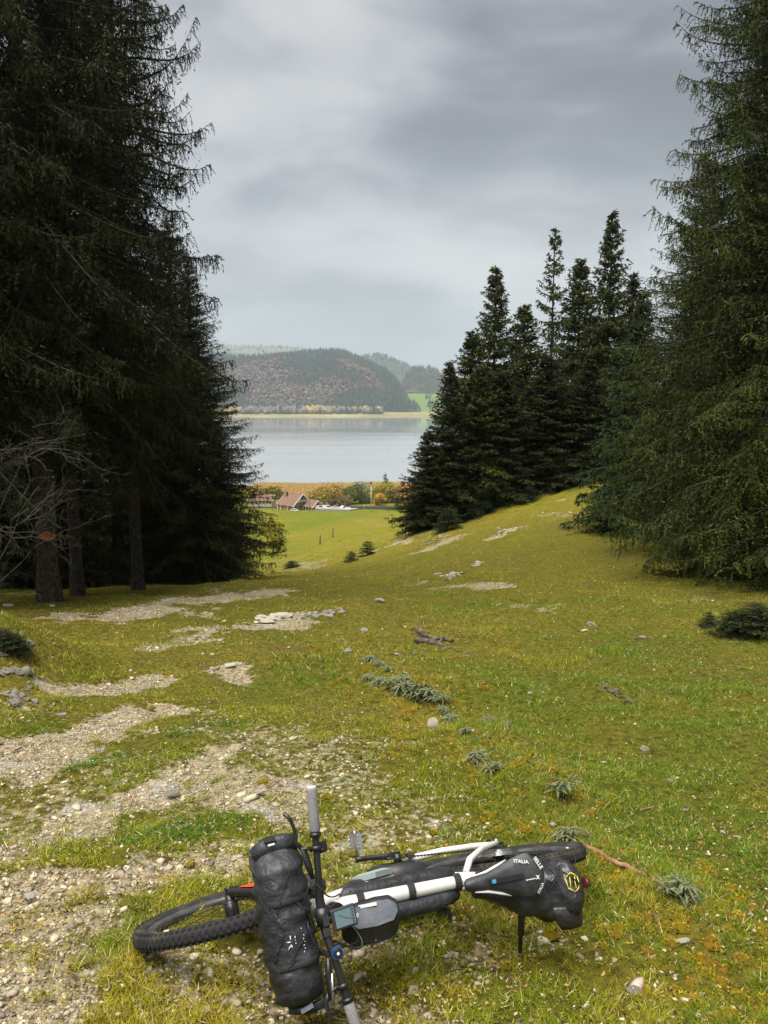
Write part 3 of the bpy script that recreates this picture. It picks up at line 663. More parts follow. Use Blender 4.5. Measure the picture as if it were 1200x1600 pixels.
spruce(HERO[1], 1165, 19.5, 'tall spruce with a bare upper trunk showing through its thin crown at right', 1.08, .72, 3.4, NEEDLE2, zoff=-.2)
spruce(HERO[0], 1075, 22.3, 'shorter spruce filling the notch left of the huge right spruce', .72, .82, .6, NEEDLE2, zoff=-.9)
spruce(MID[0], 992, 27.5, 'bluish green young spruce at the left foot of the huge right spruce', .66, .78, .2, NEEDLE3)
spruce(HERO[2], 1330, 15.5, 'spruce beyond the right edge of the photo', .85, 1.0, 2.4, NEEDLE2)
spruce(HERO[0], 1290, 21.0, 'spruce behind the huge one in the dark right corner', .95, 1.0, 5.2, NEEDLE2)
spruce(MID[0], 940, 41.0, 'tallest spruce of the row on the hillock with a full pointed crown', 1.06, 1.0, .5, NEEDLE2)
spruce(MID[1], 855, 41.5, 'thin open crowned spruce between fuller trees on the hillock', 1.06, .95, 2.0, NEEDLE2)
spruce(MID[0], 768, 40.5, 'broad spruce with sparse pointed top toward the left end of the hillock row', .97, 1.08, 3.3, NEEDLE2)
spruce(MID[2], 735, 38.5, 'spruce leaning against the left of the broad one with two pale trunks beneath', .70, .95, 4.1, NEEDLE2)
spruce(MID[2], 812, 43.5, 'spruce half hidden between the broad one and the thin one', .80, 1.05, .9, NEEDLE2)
spruce(MID[2], 895, 44.0, 'spruce crowded behind the tallest of the hillock row', .92, 1.1, 5.5, NEEDLE2)
spruce(MID[0], 700, 37.0, 'bushy spruce whose branches reach down to the meadow at the row end', .62, .80, 2.7, NEEDLE)
spruce(MID[2], 668, 36.2, 'lowest spruce at the far left end of the hillock row', .36, .62, .7, NEEDLE)
spruce(MID[0], 975, 43.0, 'dark spruce in the gap between the hillock row and the right group', .82, .95, 1.4, NEEDLE)
spruce(MID[2], 850, 39.5, 'low dark spruce filling the shade under the thin open crown', .52, 1.0, 2.4, NEEDLE)
spruce(MID[0], 915, 39.0, 'low dark spruce under the tallest of the hillock row', .48, 1.0, 4.6, NEEDLE)
spruce(MID[2], 782, 38.8, 'low dark spruce under the broad pointed one', .50, 1.0, 5.6, NEEDLE)
spruce(MID[0], 1080, 40.0, 'spruce seen through the branches of the right group', .85, 1.0, 3.6, NEEDLE)
def ground_thing_xy(px, py): return gp(px, py)
def young(px, py, label, s, rs=None, nd=NEEDLE, name='spruce_sapling', group='young spruces and shrubs on the grass', rot=0.0):
    x, y, z = gp(px, py)
    t = spruce(YOUNG, px, y, label, s, rs or s, rot, nd, group, -.03, name, 'sapling', X=x); return t
young(828, 784, 'small round spruce sapling on the hillock below the tallest tree', .45, .9, NEEDLE3, rot=1)
young(756, 803, 'small spruce sapling at the edge of the hillock trees beside pale trunks', .75, 1.0, NEEDLE3, rot=2)
young(700, 828, 'dark sapling in the shade at the left end of the hillock trees', .6, 1.3, rot=4)
young(880, 765, 'low dark sapling along the shaded foot of the hillock trees', .8, 1.4, rot=3)
young(574, 868, 'larger of two small dark shrubs in the middle of the far meadow', .42, .8, name='shrub_sapling', rot=5)
young(549, 878, 'smaller of two dark shrubs in the middle of the far meadow', .3, .7, name='shrub_sapling', rot=.5)
young(457, 887, 'flat dark shrub beside the grassy track on the meadow', .22, .9, name='shrub_sapling', rot=2.5)
young(1185, 985, 'spreading dark green juniper at the right edge of the grass', .24, .95, NEEDLE, 'juniper_shrub', rot=3.3)
young(1150, 985, 'small juniper branch spreading left from the right edge', .18, .6, NEEDLE, 'juniper_shrub', rot=1.3)
young(20, 1012, 'small dark spruce seedling growing on the rocky bank at left', .10, .36, NEEDLE, rot=1.7)
young(2, 1010, 'spruce seedling cut by the left edge above the rocky bank', .12, .42, NEEDLE, rot=4.7)
for k, (px, py) in enumerate(((1107, 978),)):
    young(px, py, 'tiny juniper tuft left of the spreading juniper at right', .14, .28, NEEDLE, 'juniper_shrub')

# orange lens mark on the trunk
def trail_mark():
    mb = MB(); tr = T_MARK; R = 18.0 * .0115 * (1 - 1.15 / 18) * 1.03
    az0 = math.atan2(-T_MARK.location.y, -T_MARK.location.x) - T_MARK.rotation_euler.z
    V = []; n = 12
    for i in range(n + 1):
        u = -1 + 2 * i / n; w = .085 * (1 - abs(u) ** 1.4)
        a = az0 + u * .19 / R
        for sgn in (-1, 1): V.append((R * 1.06 * math.cos(a), R * 1.06 * math.sin(a), 1.10 + sgn * w))
    F = [(2 * i, 2 * i + 1, 2 * i + 3, 2 * i + 2) for i in range(n)]
    mb.add(V, F); o = mb.build('trail_mark', mat('orange_mark', (0.36, 0.11, 0.03), (0.22, 0.08, 0.03), .8, 14)); o.parent = T_MARK
    md = o.modifiers.new('thick', 'SOLIDIFY'); md.thickness = .012; md.offset = 1
    o['label'] = 'orange lens shaped trail mark painted on the trunk'
trail_mark()

# bare lichen covered tree at the left edge
def bare_tree(name, x, y, h, label, seed, lean=(.25, 0), m=None, depth=4, r0=.05, group=None, cat='tree', spread=.9):
    rng = random.Random(seed); t = empty(name, (x, y, hz1(x, y)), label, cat, group); trunk = MB(); tw = MB()
    def grow(p, d, l, r, lv):
        pts = [p]; n = 5; q = Vector(p)
        for i in range(n):
            d = (d + Vector((rng.gauss(0, .24), rng.gauss(0, .24), rng.gauss(0, .2)))).normalized(); q = q + d * (l / n); pts.append(q.copy())
        (trunk if lv <= 0 else tw).tube(pts, [r * (1 - .6 * i / n) for i in range(n + 1)], 5 if lv < 2 else 3, cap=False)
        if lv >= depth: return
        for k in range(rng.randint(4, 6) if lv < 2 else rng.randint(2, 4)):
            i = rng.randint(1, n); a = rng.uniform(0, 6.28); dd = (d + Vector((math.cos(a), math.sin(a), rng.uniform(-.3, .5))) * spread).normalized()
            grow(pts[i], dd, l * rng.uniform(.42, .68), r * .58, lv + 1)
    grow(Vector((0, 0, -.1)), Vector((lean[0], lean[1], 1)).normalized(), h * .62, r0, 0)
    trunk.build('trunk', m, t); o = tw.build('twigs', m, t); o['kind'] = 'stuff'; return t
LICH = mat('lichen_twig', (0.022, 0.018, 0.013), (0.065, 0.058, 0.048), .95, 14)
bare_tree('bare_shrub', -6.5, 10.9, 4.6, 'leafless grey lichen covered shrub reaching in from the left edge', 4, (.25, 0), LICH, 5, .020, None, 'shrub')
bare_tree('bare_shrub', -6.2, 11.3, 3.2, 'thinner leafless shrub below the lichen covered one at left', 9, (.2, -.1), LICH, 5, .015, None, 'shrub')
_x, _y, _ = gp(310, 905)
bare_tree('bare_shrub', _x, _y, .9, 'low brown leafless bush at the foot of the left spruces', 12, (0, 0), mat('brown_twig', (0.10, 0.06, 0.035), (0.18, 0.12, 0.07), .9, 9), 4, .012, None, 'shrub')
_x, _y, _ = gp(277, 905)
bare_tree('bare_shrub', _x, _y, .7, 'small rusty bush beside the low leafless bush by the left trunks', 15, (0, 0), MATS['brown_twig'], 4, .012, None, 'shrub')
def dead_branch(px, Y, zrow, label, seed, l):
    x = (px - 600) / FPX * Y; z = -Y * math.tan(PITCH + math.atan((zrow - 800) / FPX)); return



# ------------------------------------------------------------------ stones, grass, plants on the ground
STONE = mat('limestone', (0.26, 0.235, 0.18), (0.56, 0.52, 0.42), .9, 22, bump=.7, bscale=70)
STONE_D = mat('lichen_stone', (0.20, 0.175, 0.13), (0.54, 0.50, 0.42), .95, 12, bump=.9, bscale=40, lo=.42, hi=.58)
MOSSY = mat('mossy_stone', (0.12, 0.10, 0.03), (0.34, 0.30, 0.20), .95, 7, bump=.9, bscale=30)
_t = (1 + 5 ** .5) / 2
ICO_V = np.array([(-1, _t, 0), (1, _t, 0), (-1, -_t, 0), (1, -_t, 0), (0, -1, _t), (0, 1, _t), (0, -1, -_t), (0, 1, -_t), (_t, 0, -1), (_t, 0, 1), (-_t, 0, -1), (-_t, 0, 1)]) / 1.902
ICO_F = np.array([(0, 11, 5), (0, 5, 1), (0, 1, 7), (0, 7, 10), (0, 10, 11), (1, 5, 9), (5, 11, 4), (11, 10, 2), (10, 7, 6), (7, 1, 8), (3, 9, 4), (3, 4, 2), (3, 2, 6), (3, 6, 8), (3, 8, 9), (4, 9, 5), (2, 4, 11), (6, 2, 10), (8, 6, 7), (9, 8, 1)])
def rock_mesh(seed, sub=2, flat=.6, rough=.28):
    import bmesh
    bm = bmesh.new(); bmesh.ops.create_icosphere(bm, subdivisions=sub, radius=1.0); r = np.random.default_rng(seed)
    planes = r.normal(0, 1, (16, 3)); planes /= np.linalg.norm(planes, axis=1, keepdims=True); dd = r.uniform(.45, .85, 16)
    for v in bm.verts:
        p = np.array(v.co)
        for n, d in zip(planes, dd):
            k = p @ n
            if k > d: p = p - n * (k - d) * 1.0
        p = p * (1 + rough * .4 * float(vnoise(np.array([p[0] * 2.7 + seed]), np.array([p[1] * 2.7 + p[2] * 1.9]), seed)[0]))
        v.co = (p[0], p[1], p[2] * flat)
    me = bpy.data.meshes.new('stone'); bm.to_mesh(me); bm.free(); return me
ROCKS = [rock_mesh(i, 2, f) for i, f in enumerate((.6, .45, .7, .38, .55, .8))]
def stone(px, py, w, label, mt=STONE, k=0, rot=0.0, asp=.7, hgt=.6, sink=.25, name='stone', group='pale stones lying on the grass and track'):
    """w: width in photo pixels"""
    x, y, z = gp(px, py); r = w / FPX * y * .5
    o = link(name, ROCKS[k % 6].copy(), None, None); o.data.materials.append(mt)
    o.location = (x, y, z + r * hgt * (.6 - sink)); o.scale = (r, r * asp, r * hgt * 1.6); o.rotation_euler = (random.Random(px).uniform(-.2, .2), random.Random(py).uniform(-.25, .25), rot)
    tag(o, label, 'stone', group); return o
STONES = [
 (48, 1405, 36, 'large pale stone in the gravel at left beyond the front wheel', STONE, 0, .3, .7, .7),
 (286, 1556, 22, 'pale angular stone in the grass below the front wheel', STONE, 2, .7, .8, .9),
 (1008, 1172, 20, 'bright white stone standing out in the green hollow at right', STONE, 1, .2, .8, .8),
 (944, 1192, 17, 'small flat white stone left of the bright white one', STONE, 3, .4, .7, .4),
 (828, 1086, 17, 'white stone in the grass right of the dark rosette plants', STONE, 4, .8, .7, .7),
 (676, 1138, 24, 'tan coloured stone at the lower end of the rosette plants', STONE, 5, .2, .9, 1.0),
 (1153, 1309, 22, 'flat pale stone, right one of the pair near the right edge', STONE, 3, -.3, .5, .4),
 (1130, 1302, 14, 'rounder pale stone, left one of the pair near the right edge', STONE, 0, .2, .8, .7),
 (1046, 1222, 20, 'grey stone half sunk in grass below the bright white stone', STONE_D, 2, .5, .7, .6),
 (1072, 1268, 16, 'greyish stone above the flat pale pair at right', STONE_D, 1, .9, .7, .6),
 (1126, 1214, 12, 'small pale stone high at the right edge of the hollow', STONE, 4, .1, .8, .6),
 (1068, 1472, 38, 'flat pale slab below the brown stick at lower right', STONE, 3, .1, .45, .35),
 (1025, 1435, 34, 'brownish slab beside the rosette plant at the end of the stick', MOSSY, 1, -.4, .6, .4),
 (994, 1552, 46, 'broad grey stone sunk in moss near the lower right corner', STONE_D, 0, .3, .7, .45),
 (960, 1502, 18, 'small pale stone left above the broad grey one at lower right', STONE, 2, .6, .7, .6),
 (862, 1290, 14, 'small stone in dry grass behind the rear wheel', STONE, 5, .2, .8, .6),
 (925, 978, 26, 'brown stone in the short grass below the huge right spruce', STONE_D, 1, .1, .6, .5),
 (914, 986, 20, 'pale flat stone just below the brown one under the right spruce', STONE, 3, .4, .6, .4),
 (1040, 996, 15, 'small whitish stone in the grass toward the juniper', STONE, 0, .9, .6, .5),
 (543, 1020, 22, 'lichen spotted stone at the upper end of the rosette plants', STONE_D, 2, .1, .7, .7),
 (621, 1024, 14, 'small pale stone above the row of rosette plants', STONE, 4, .3, .8, .6),
 (568, 988, 18, 'dark speckled stone left of the rotten log', STONE_D, 5, .5, .7, .6),
 (594, 940, 26, 'low rough stone poking from the grass where the track dips', STONE_D, 0, .2, .6, .5),
 (45, 1128, 12, 'small tan stone on the left bank', STONE, 1, .2, .8, .6),
 (28, 1170, 15, 'pale stone at the left edge of the track', STONE, 2, .7, .7, .6),
 (228, 1076, 26, 'grey bedrock slab end in the track at left centre', STONE_D, 3, .1, .6, .25),
 (95, 1118, 34, 'flat grey bedrock showing in the grass at left', STONE_D, 1, .2, .5, .22),
 (360, 1040, 30, 'whitish flat bedrock patch in the middle of the track', STONE, 3, .2, .5, .22),
 (330, 1352, 18, 'dark stone in gravel above the front wheel', STONE_D, 4, .8, .8, .7),
 (270, 1240, 40, 'wide grey bedrock slab rising along the gravel strip', STONE_D, 3, .5, .5, .22),
 (405, 1238, 36, 'light bedrock slab among gravel left of the upper handlebar grip', STONE, 1, .1, .6, .25),
 (640, 1330, 16, 'pale stone in the moss above the chain', STONE, 0, .4, .7, .6),
 (294, 1420, 12, 'little stone lying inside the curve of the front wheel', STONE, 2, .4, .7, .6),
 (648, 1520, 20, 'pale stone in the dark grass below the frame bag', STONE, 5, 1.1, .7, .5),
 (560, 1530, 26, 'stone beside the lower handlebar grip', STONE, 4, .4, .7, .5),
 (700, 1495, 24, 'flat stone in the grass left of the black strap', STONE, 3, .3, .6, .35),
 (600, 1460, 20, 'yellowish stone in the shade under the frame', STONE, 2, .1, .8, .5),
 (12, 948, 26, 'white stone at the foot of the left spruces', STONE, 3, .1, .6, .5),
 (82, 948, 16, 'small white stone right of the marked trunk foot', STONE, 0, .1, .7, .5),
 (332, 905, 12, 'small pale stone at the crest beside the leafless bush', STONE, 2, .1, .7, .6),
]
for s_ in STONES: stone(*s_)
# outcrops: a thing each, its blocks are parts
def outcrop(name, label, blocks, cat='rock', mt=STONE_D, seed=1):
    px0, py0 = blocks[0][0], blocks[0][1]; x0, y0, z0 = gp(px0, py0); t = empty(name, (x0, y0, z0), label, cat); r = random.Random(seed)
    for i, (px, py, w, h) in enumerate(blocks):
        x, y, z = gp(px, py); rr = w / FPX * y * .5
        o = bpy.data.objects.new('block', ROCKS[(i + seed) % 6]); C.objects.link(o); o.parent = t
        if len(o.data.materials) == 0: o.data.materials.append(mt)
        o.material_slots[0].link = 'OBJECT'; o.material_slots[0].material = mt
        o.location = (x - x0, y - y0, z - z0 + rr * h * .15); o.scale = (rr, rr * r.uniform(.5, .8), rr * h * 1.2); o.rotation_euler = (r.uniform(-.3, .3), r.uniform(-.3, .3), r.uniform(-.6, .6))
    return t
def rblocks(segs, n, w, seed, h=(.3, .8)):
    r = random.Random(seed); out = []
    for i in range(n):
        (a, b) = segs[i % len(segs)]; t = r.random()
        out.append((a[0] + (b[0] - a[0]) * t + r.gauss(0, 3), a[1] + (b[1] - a[1]) * t + r.gauss(0, 2), r.uniform(*w), r.uniform(*h)))
    return out
outcrop('rock_outcrop', 'grey limestone outcrop in the grassy slope below the hillock', rblocks([((682, 898), (705, 902)), ((705, 902), (725, 896)), ((735, 886), (752, 880))], 30, (6, 17), 1), seed=1)
outcrop('rock_outcrop', 'long pale bedrock ledge across the track at centre left', rblocks([((395, 972), (455, 962)), ((400, 968), (440, 962))], 16, (10, 34), 2, (.15, .4)), mt=STONE, seed=2)
outcrop('rock_outcrop', 'dark mossy rock ledge right of the pale bedrock ledge', rblocks([((455, 968), (540, 956)), ((480, 964), (530, 952))], 26, (8, 20), 3), seed=3)
outcrop('rock_outcrop', 'crumbling rocky bank covered in moss at the left edge', rblocks([((0, 1025), (50, 1005)), ((0, 1050), (45, 1050)), ((5, 1085), (50, 1095)), ((0, 1010), (40, 1012)), ((20, 1100), (45, 1070))], 70, (8, 24), 4, (.5, 1.1)), mt=STONE_D, seed=4)
outcrop('rock_outcrop', 'brown earthy mound of broken stones in the green hollow', rblocks([((930, 1072), (960, 1082)), ((960, 1082), (986, 1096))], 22, (7, 18), 5), mt=MOSSY, seed=5)
outcrop('rock_outcrop', 'rough brown bank on the near flank of the hillock', rblocks([((640, 862), (700, 838)), ((650, 850), (690, 842))], 22, (5, 12), 6), mt=MOSSY, seed=6)
outcrop('rock_outcrop', 'scattered light rocks in a row across the hillock', rblocks([((775, 838), (800, 824)), ((830, 800), (860, 812)), ((865, 806), (905, 802)), ((780, 830), (790, 826))], 22, (4, 12), 7), seed=7)
outcrop('rock_outcrop', 'rocks poking through moss among the lower rosette plants', rblocks([((735, 1150), (770, 1170)), ((760, 1180), (800, 1200)), ((610, 1040), (640, 1050))], 18, (8, 20), 8), mt=MOSSY, seed=8)
outcrop('rock_outcrop', 'low mossy stones in the grass right of the rotten log', rblocks([((700, 1010), (760, 1030)), ((640, 1020), (680, 1030))], 14, (8, 18), 9), mt=MOSSY, seed=9)

# gravel
def gravel():
    rng = np.random.default_rng(3)
    n = 64000; a = rng.uniform(-.58, .45, n); Y = np.exp(rng.uniform(math.log(1.7), math.log(17), n)); X = a * (Y + .5)
    b = seg_mask(X, Y, BARE)
    extra = seg_mask(X, Y, [((300, 1250), (640, 1250), 1.0, .6), ((560, 1480), (900, 1480), .5, .5), ((100, 960), (300, 1000), 1.5, .4)])
    keep = rng.random(n) < np.clip(np.maximum(b * 1.0, extra * .22), 0.012, 1)
    X, Y, b = X[keep], Y[keep], b[keep]; n = len(X); Z = H(X, Y) - 0.028 * b
    r = np.exp(rng.normal(-5.35, .48, n)) * (1 + .07 * Y); r = np.clip(r, .003, .045)
    V = ICO_V[None] * rng.uniform(.5, 1.4, (n, 12, 1))
    V = V * np.stack([r * rng.uniform(.8, 1.6, n), r * rng.uniform(.7, 1.2, n), r * rng.uniform(.45, .8, n)], 1)[:, None, :]
    c, s = np.cos(rng.uniform(0, 6.28, n)), np.sin(rng.uniform(0, 6.28, n)); Vx = V[..., 0] * c[:, None] - V[..., 1] * s[:, None]; Vy = V[..., 0] * s[:, None] + V[..., 1] * c[:, None]
    V = np.stack([Vx + X[:, None], Vy + Y[:, None], V[..., 2] + (Z + r * .2)[:, None]], -1)
    F = ICO_F[None] + (np.arange(n) * 12)[:, None, None]
    base = np.array([0.36, 0.31, 0.225]); col = base[None] * rng.uniform(.5, 1.5, (n, 1)) + rng.normal(0, .014, (n, 3)); col = np.clip(col, .05, .62)
    col = np.repeat(np.concatenate([col, np.ones((n, 1))], 1), 12, 0)
    me = np_mesh('gravel', V.reshape(-1, 3), F.reshape(-1, 3), False, col={'col': col}); me.materials.append(mat_col('gravel_stone', .9))
    tag(link('gravel', me), 'loose limestone gravel strewn over the bare parts of the track', 'gravel', None, 'stuff')
gravel()

def blades(name, label, n, Yr, ar, seed, hgt, wid, dens=None, colf=None, lean=.55, minb=.0, cat='grass'):
    rng = np.random.default_rng(seed)
    a = rng.uniform(ar[0], ar[1], n); Y = np.exp(rng.uniform(math.log(Yr[0]), math.log(Yr[1]), n)); X = a * (Y + .3)
    b, d, l = masks(X, Y)
    tuft = fbm(X, Y, .35, 3, 91) + .6 * fbm(X, Y, .09, 2, 92)
    p = (1 - .93 * smooth(.20, .85, b + .8 * fbm(X, Y, .09, 3, 8))) * np.clip(.62 + 1.1 * tuft + .25 * l - .1 * d, .06, 1)
    if dens: p = p * dens(X, Y)
    p = p * (1 - smooth(.60, .95, np.abs(a)))
    k = rng.random(n) < p; X, Y, d, l, tuft = X[k], Y[k], d[k], l[k], tuft[k]; n = len(X)
    Z = H(X, Y) - .004; sc = (1 + .05 * Y)
    h = hgt * rng.uniform(.5, 1.5, n) * (1 + .7 * np.clip(tuft, -.5, .6)) * (1 + .1 * l) * sc ** .7; w = wid * rng.uniform(.7, 1.4, n) * sc
    th = rng.uniform(0, 6.28, n); ln = rng.uniform(.15, lean * 2, n)
    dx, dy = np.cos(th), np.sin(th); ph = rng.uniform(0, 6.28, n); sx, sy = np.cos(ph) * w / 2, np.sin(ph) * w / 2
    B1 = np.stack([X - sx, Y - sy, Z], 1); B2 = np.stack([X + sx, Y + sy, Z], 1)
    m1 = np.stack([X + dx * ln * h * .35 + sx * .8, Y + dy * ln * h * .35 + sy * .8, Z + h * .6], 1)
    T = np.stack([X + dx * ln * h, Y + dy * ln * h, Z + h], 1)
    V = np.stack([B1, B2, T], 1).reshape(-1, 3); F = np.arange(n * 3).reshape(-1, 3)
    g1 = np.array([0.092, 0.142, 0.006]); g2 = np.array([0.210, 0.225, 0.009]); y1 = np.array([0.34, 0.27, 0.028]); l1 = np.array([0.062, 0.130, 0.009]); st = np.array([0.44, 0.36, 0.17]); mo = np.array([0.26, 0.20, 0.014])
    t = np.clip(rng.normal(.5, .3, n) + fbm(X, Y, 1.1, 3, 55), 0, 1)[:, None]; c = g1 * (1 - t) + g2 * t
    dm = np.clip(d * (.75 + .8 * fbm(X, Y, .5, 3, 66)), 0, 1)[:, None]; c = c * (1 - dm) + (y1 * .55 + mo * .45) * dm
    lm = np.clip(l * 1.0, 0, 1)[:, None]; c = c * (1 - lm) + l1 * lm * 1.15
    r = rng.random(n); c = np.where((r < .10)[:, None], st, c); c = np.where(((r > .10) & (r < .16))[:, None], y1 * .7, c)
    c = c * rng.uniform(.5, 1.5, (n, 1)); col = np.repeat(np.concatenate([c, np.ones((n, 1))], 1), 3, 0)
    me = np_mesh(name, V, F, False, col={'col': col}); me.materials.append(mat_col('grass_blade', .65, trans=.25, up=.5, spec=.06))
    tag(link(name, me), label, cat, None, 'stuff')
blades('meadow_grass', 'short yellow green turf around the bicycle and track', 830000, (1.5, 6.5), (-.98, .98), 1, .0145, .0039, lean=1.1)
blades('meadow_grass', 'mossy turf of the open slope beyond the bicycle', 620000, (6.3, 46), (-.80, .82), 2, .0145, .0042, lean=1.1)
def dclump(X, Y): return smooth(.18, .34, fbm(X, Y, .8, 3, 151)) * .9
blades('grass_tussocks', 'darker taller grass tufts scattered over the open slope', 420000, (6.5, 60), (-.5, .62), 17, .030, .0055, dens=dclump, lean=.7)
def dtall(X, Y): return np.clip(seg_mask(X, Y, [((760, 1130), (900, 1300), .35, 1), ((840, 1190), (860, 1180), .2, 1), ((900, 1300), (1100, 1440), .3, .8), ((1160, 1460), (1200, 1560), .3, 1), ((560, 1030), (760, 1160), .2, .6), ((880, 1120), (960, 1110), .12, 1), ((200, 1560), (420, 1570), .3, .3), ((900, 1540), (1100, 1590), .5, .4)]), 0.012, 1)
blades('tall_grass', 'long dry straw coloured grass stems on the mossy ridge', 150000, (1.8, 12), (-.5, .6), 7, .038, .0022, dens=dtall, lean=.8)

# litter: dead leaves and crumbs of moss and soil lying in the turf
def litter():
    rng = np.random.default_rng(77); n = 46000; a = rng.uniform(-.6, .6, n); Y = np.exp(rng.uniform(math.log(1.7), math.log(20), n)); X = a * (Y + .4)
    k = rng.random(n) < np.clip(.45 + 1.3 * fbm(X, Y, .8, 3, 12), .08, 1); X, Y = X[k], Y[k]; n = len(X); Z = H(X, Y) + .004 + rng.uniform(0, .008, n)
    s = rng.uniform(.003, .009, n) * (1 + .07 * Y); t1 = rng.normal(0, 1, (n, 3)); t1[:, 2] *= .4; t1 /= np.linalg.norm(t1, axis=1, keepdims=True); t2 = np.cross(t1, rng.normal(0, .5, (n, 3)) + np.array([0, 0, 1.0])); t2 /= np.linalg.norm(t2, axis=1, keepdims=True)
    P_ = np.stack([X, Y, Z], 1); V = np.stack([P_ - t1 * s[:, None], P_ + t2 * s[:, None] * .6, P_ + t1 * s[:, None], P_ - t2 * s[:, None] * .5], 1).reshape(-1, 3)
    pal = np.array([(0.045, 0.026, 0.012), (0.10, 0.05, 0.02), (0.30, 0.17, 0.06), (0.42, 0.36, 0.24), (0.33, 0.22, 0.03), (0.06, 0.045, 0.02)]); c = pal[rng.choice(6, n, p=[.27, .2, .13, .14, .1, .16])] * rng.uniform(.7, 1.3, (n, 1))
    me = np_mesh('leaf_litter', V, np.arange(n * 4).reshape(-1, 4), False, col={'col': np.repeat(np.concatenate([c, np.ones((n, 1))], 1), 4, 0)}); me.materials.append(mat_col('litter', .8)); tag(link('leaf_litter', me), 'dead leaves and brown crumbs lying in the short turf', 'leaf litter', None, 'stuff')
litter()
def moss_cushions():
    rng = np.random.default_rng(78); segs = [((540, 1000), (760, 1170), .5, 1), ((740, 1150), (1060, 1440), .4, 1), ((1060, 1440), (1230, 1560), .45, 1), ((780, 1330), (1000, 1420), .3, .6), ((600, 980), (740, 1010), .6, .7), ((860, 1380), (1150, 1590), .35, .45), ((430, 905), (520, 900), 1.2, .4)]
    n = 9000; a = rng.uniform(-.3, .62, n); Y = np.exp(rng.uniform(math.log(1.8), math.log(13), n)); X = a * (Y + .4); m = seg_mask(X, Y, segs); k = rng.random(n) < m * .55 + .008; X, Y = X[k], Y[k]; n = len(X); Z = H(X, Y)
    r = rng.uniform(.008, .026, n) * (1 + .06 * Y); V = ICO_V[None] * rng.uniform(.8, 1.2, (n, 12, 1)) * np.stack([r * rng.uniform(.8, 1.6, n), r, r * .55], 1)[:, None, :] + np.stack([X, Y, Z], 1)[:, None, :]
    # fuzz of short shoots over each cushion
    q = 26; d = rng.normal(0, 1, (n, q, 3)); d[..., 2] = np.abs(d[..., 2]) + .1; d /= np.linalg.norm(d, axis=2, keepdims=True); B = np.stack([X, Y, Z], 1)[:, None, :] + d * r[:, None, None] * np.array([1.15, .95, .55]); tip = B + d * (r[:, None, None] * .28 + .003) + rng.normal(0, .002, (n, q, 3)); sd = np.cross(d, rng.normal(0, 1, (n, q, 3))); sd /= np.linalg.norm(sd, axis=2, keepdims=True) + 1e-9; sd *= (r * .16 + .0012)[:, None, None]
    V2 = np.stack([B - sd, B + sd, tip], 2).reshape(-1, 3); base = np.array([(0.24, 0.185, 0.014), (0.18, 0.165, 0.012), (0.26, 0.165, 0.018), (0.12, 0.13, 0.012)])[rng.integers(0, 4, n)]
    c1 = np.repeat(base * .55, 12, 0); c2 = np.repeat(base, q * 3, 0) * np.repeat(rng.uniform(.6, 1.4, (n * q, 1)), 3, 0); F = np.concatenate([(ICO_F[None] + (np.arange(n) * 12)[:, None, None]).reshape(-1, 3), np.arange(n * q * 3).reshape(-1, 3) + n * 12])
    c = np.concatenate([c1, c2]); me = np_mesh('moss', np.concatenate([V.reshape(-1, 3), V2]), F, False, col={'col': np.concatenate([c, np.ones((len(c), 1))], 1)}); me.materials.append(mat_col('moss', .9, trans=.1, up=.4, spec=.06)); tag(link('moss', me), 'golden and orange green moss cushions along the low ridge', 'moss', None, 'stuff')

moss_cushions()

# rosette plants
LEAF = mat('hellebore_leaf', (0.026, 0.036, 0.010), (0.18, 0.20, 0.085), .6, 30)
def rosette_mesh(seed):
    r = random.Random(seed); mb = MB()
    for s_ in range(r.randint(5, 8)):
        az0 = r.uniform(0, 6.28); x0, y0 = math.cos(az0) * r.uniform(0, .5), math.sin(az0) * r.uniform(0, .5); z0 = r.uniform(.25, .75)
        mb.tube([(x0 * .3, y0 * .3, -.05), (x0, y0, z0)], .02, 4, cap=False)
        for k in range(9):
            az = az0 + k * .698 + r.gauss(0, .15); l = r.uniform(.45, .8); w = r.uniform(.045, .07); dz = r.uniform(-.35, .15)
            dx, dy = math.cos(az), math.sin(az); sx, sy = -dy * w, dx * w
            P = [(x0, y0, z0), (x0 + dx * l * .45 + sx, y0 + dy * l * .45 + sy, z0 + .10 + dz * .2), (x0 + dx * l * .45, y0 + dy * l * .45, z0 + .06 + dz * .2), (x0 + dx * l * .45 - sx, y0 + dy * l * .45 - sy, z0 + .10 + dz * .2), (x0 + dx * l, y0 + dy * l, z0 + dz * .9)]
            mb.add(P, [(0, 1, 2), (0, 2, 3), (1, 4, 2), (2, 4, 3)])
    me = mb.mesh('leaves'); me.materials.append(LEAF); return me
ROS = [rosette_mesh(i) for i in range(4)]
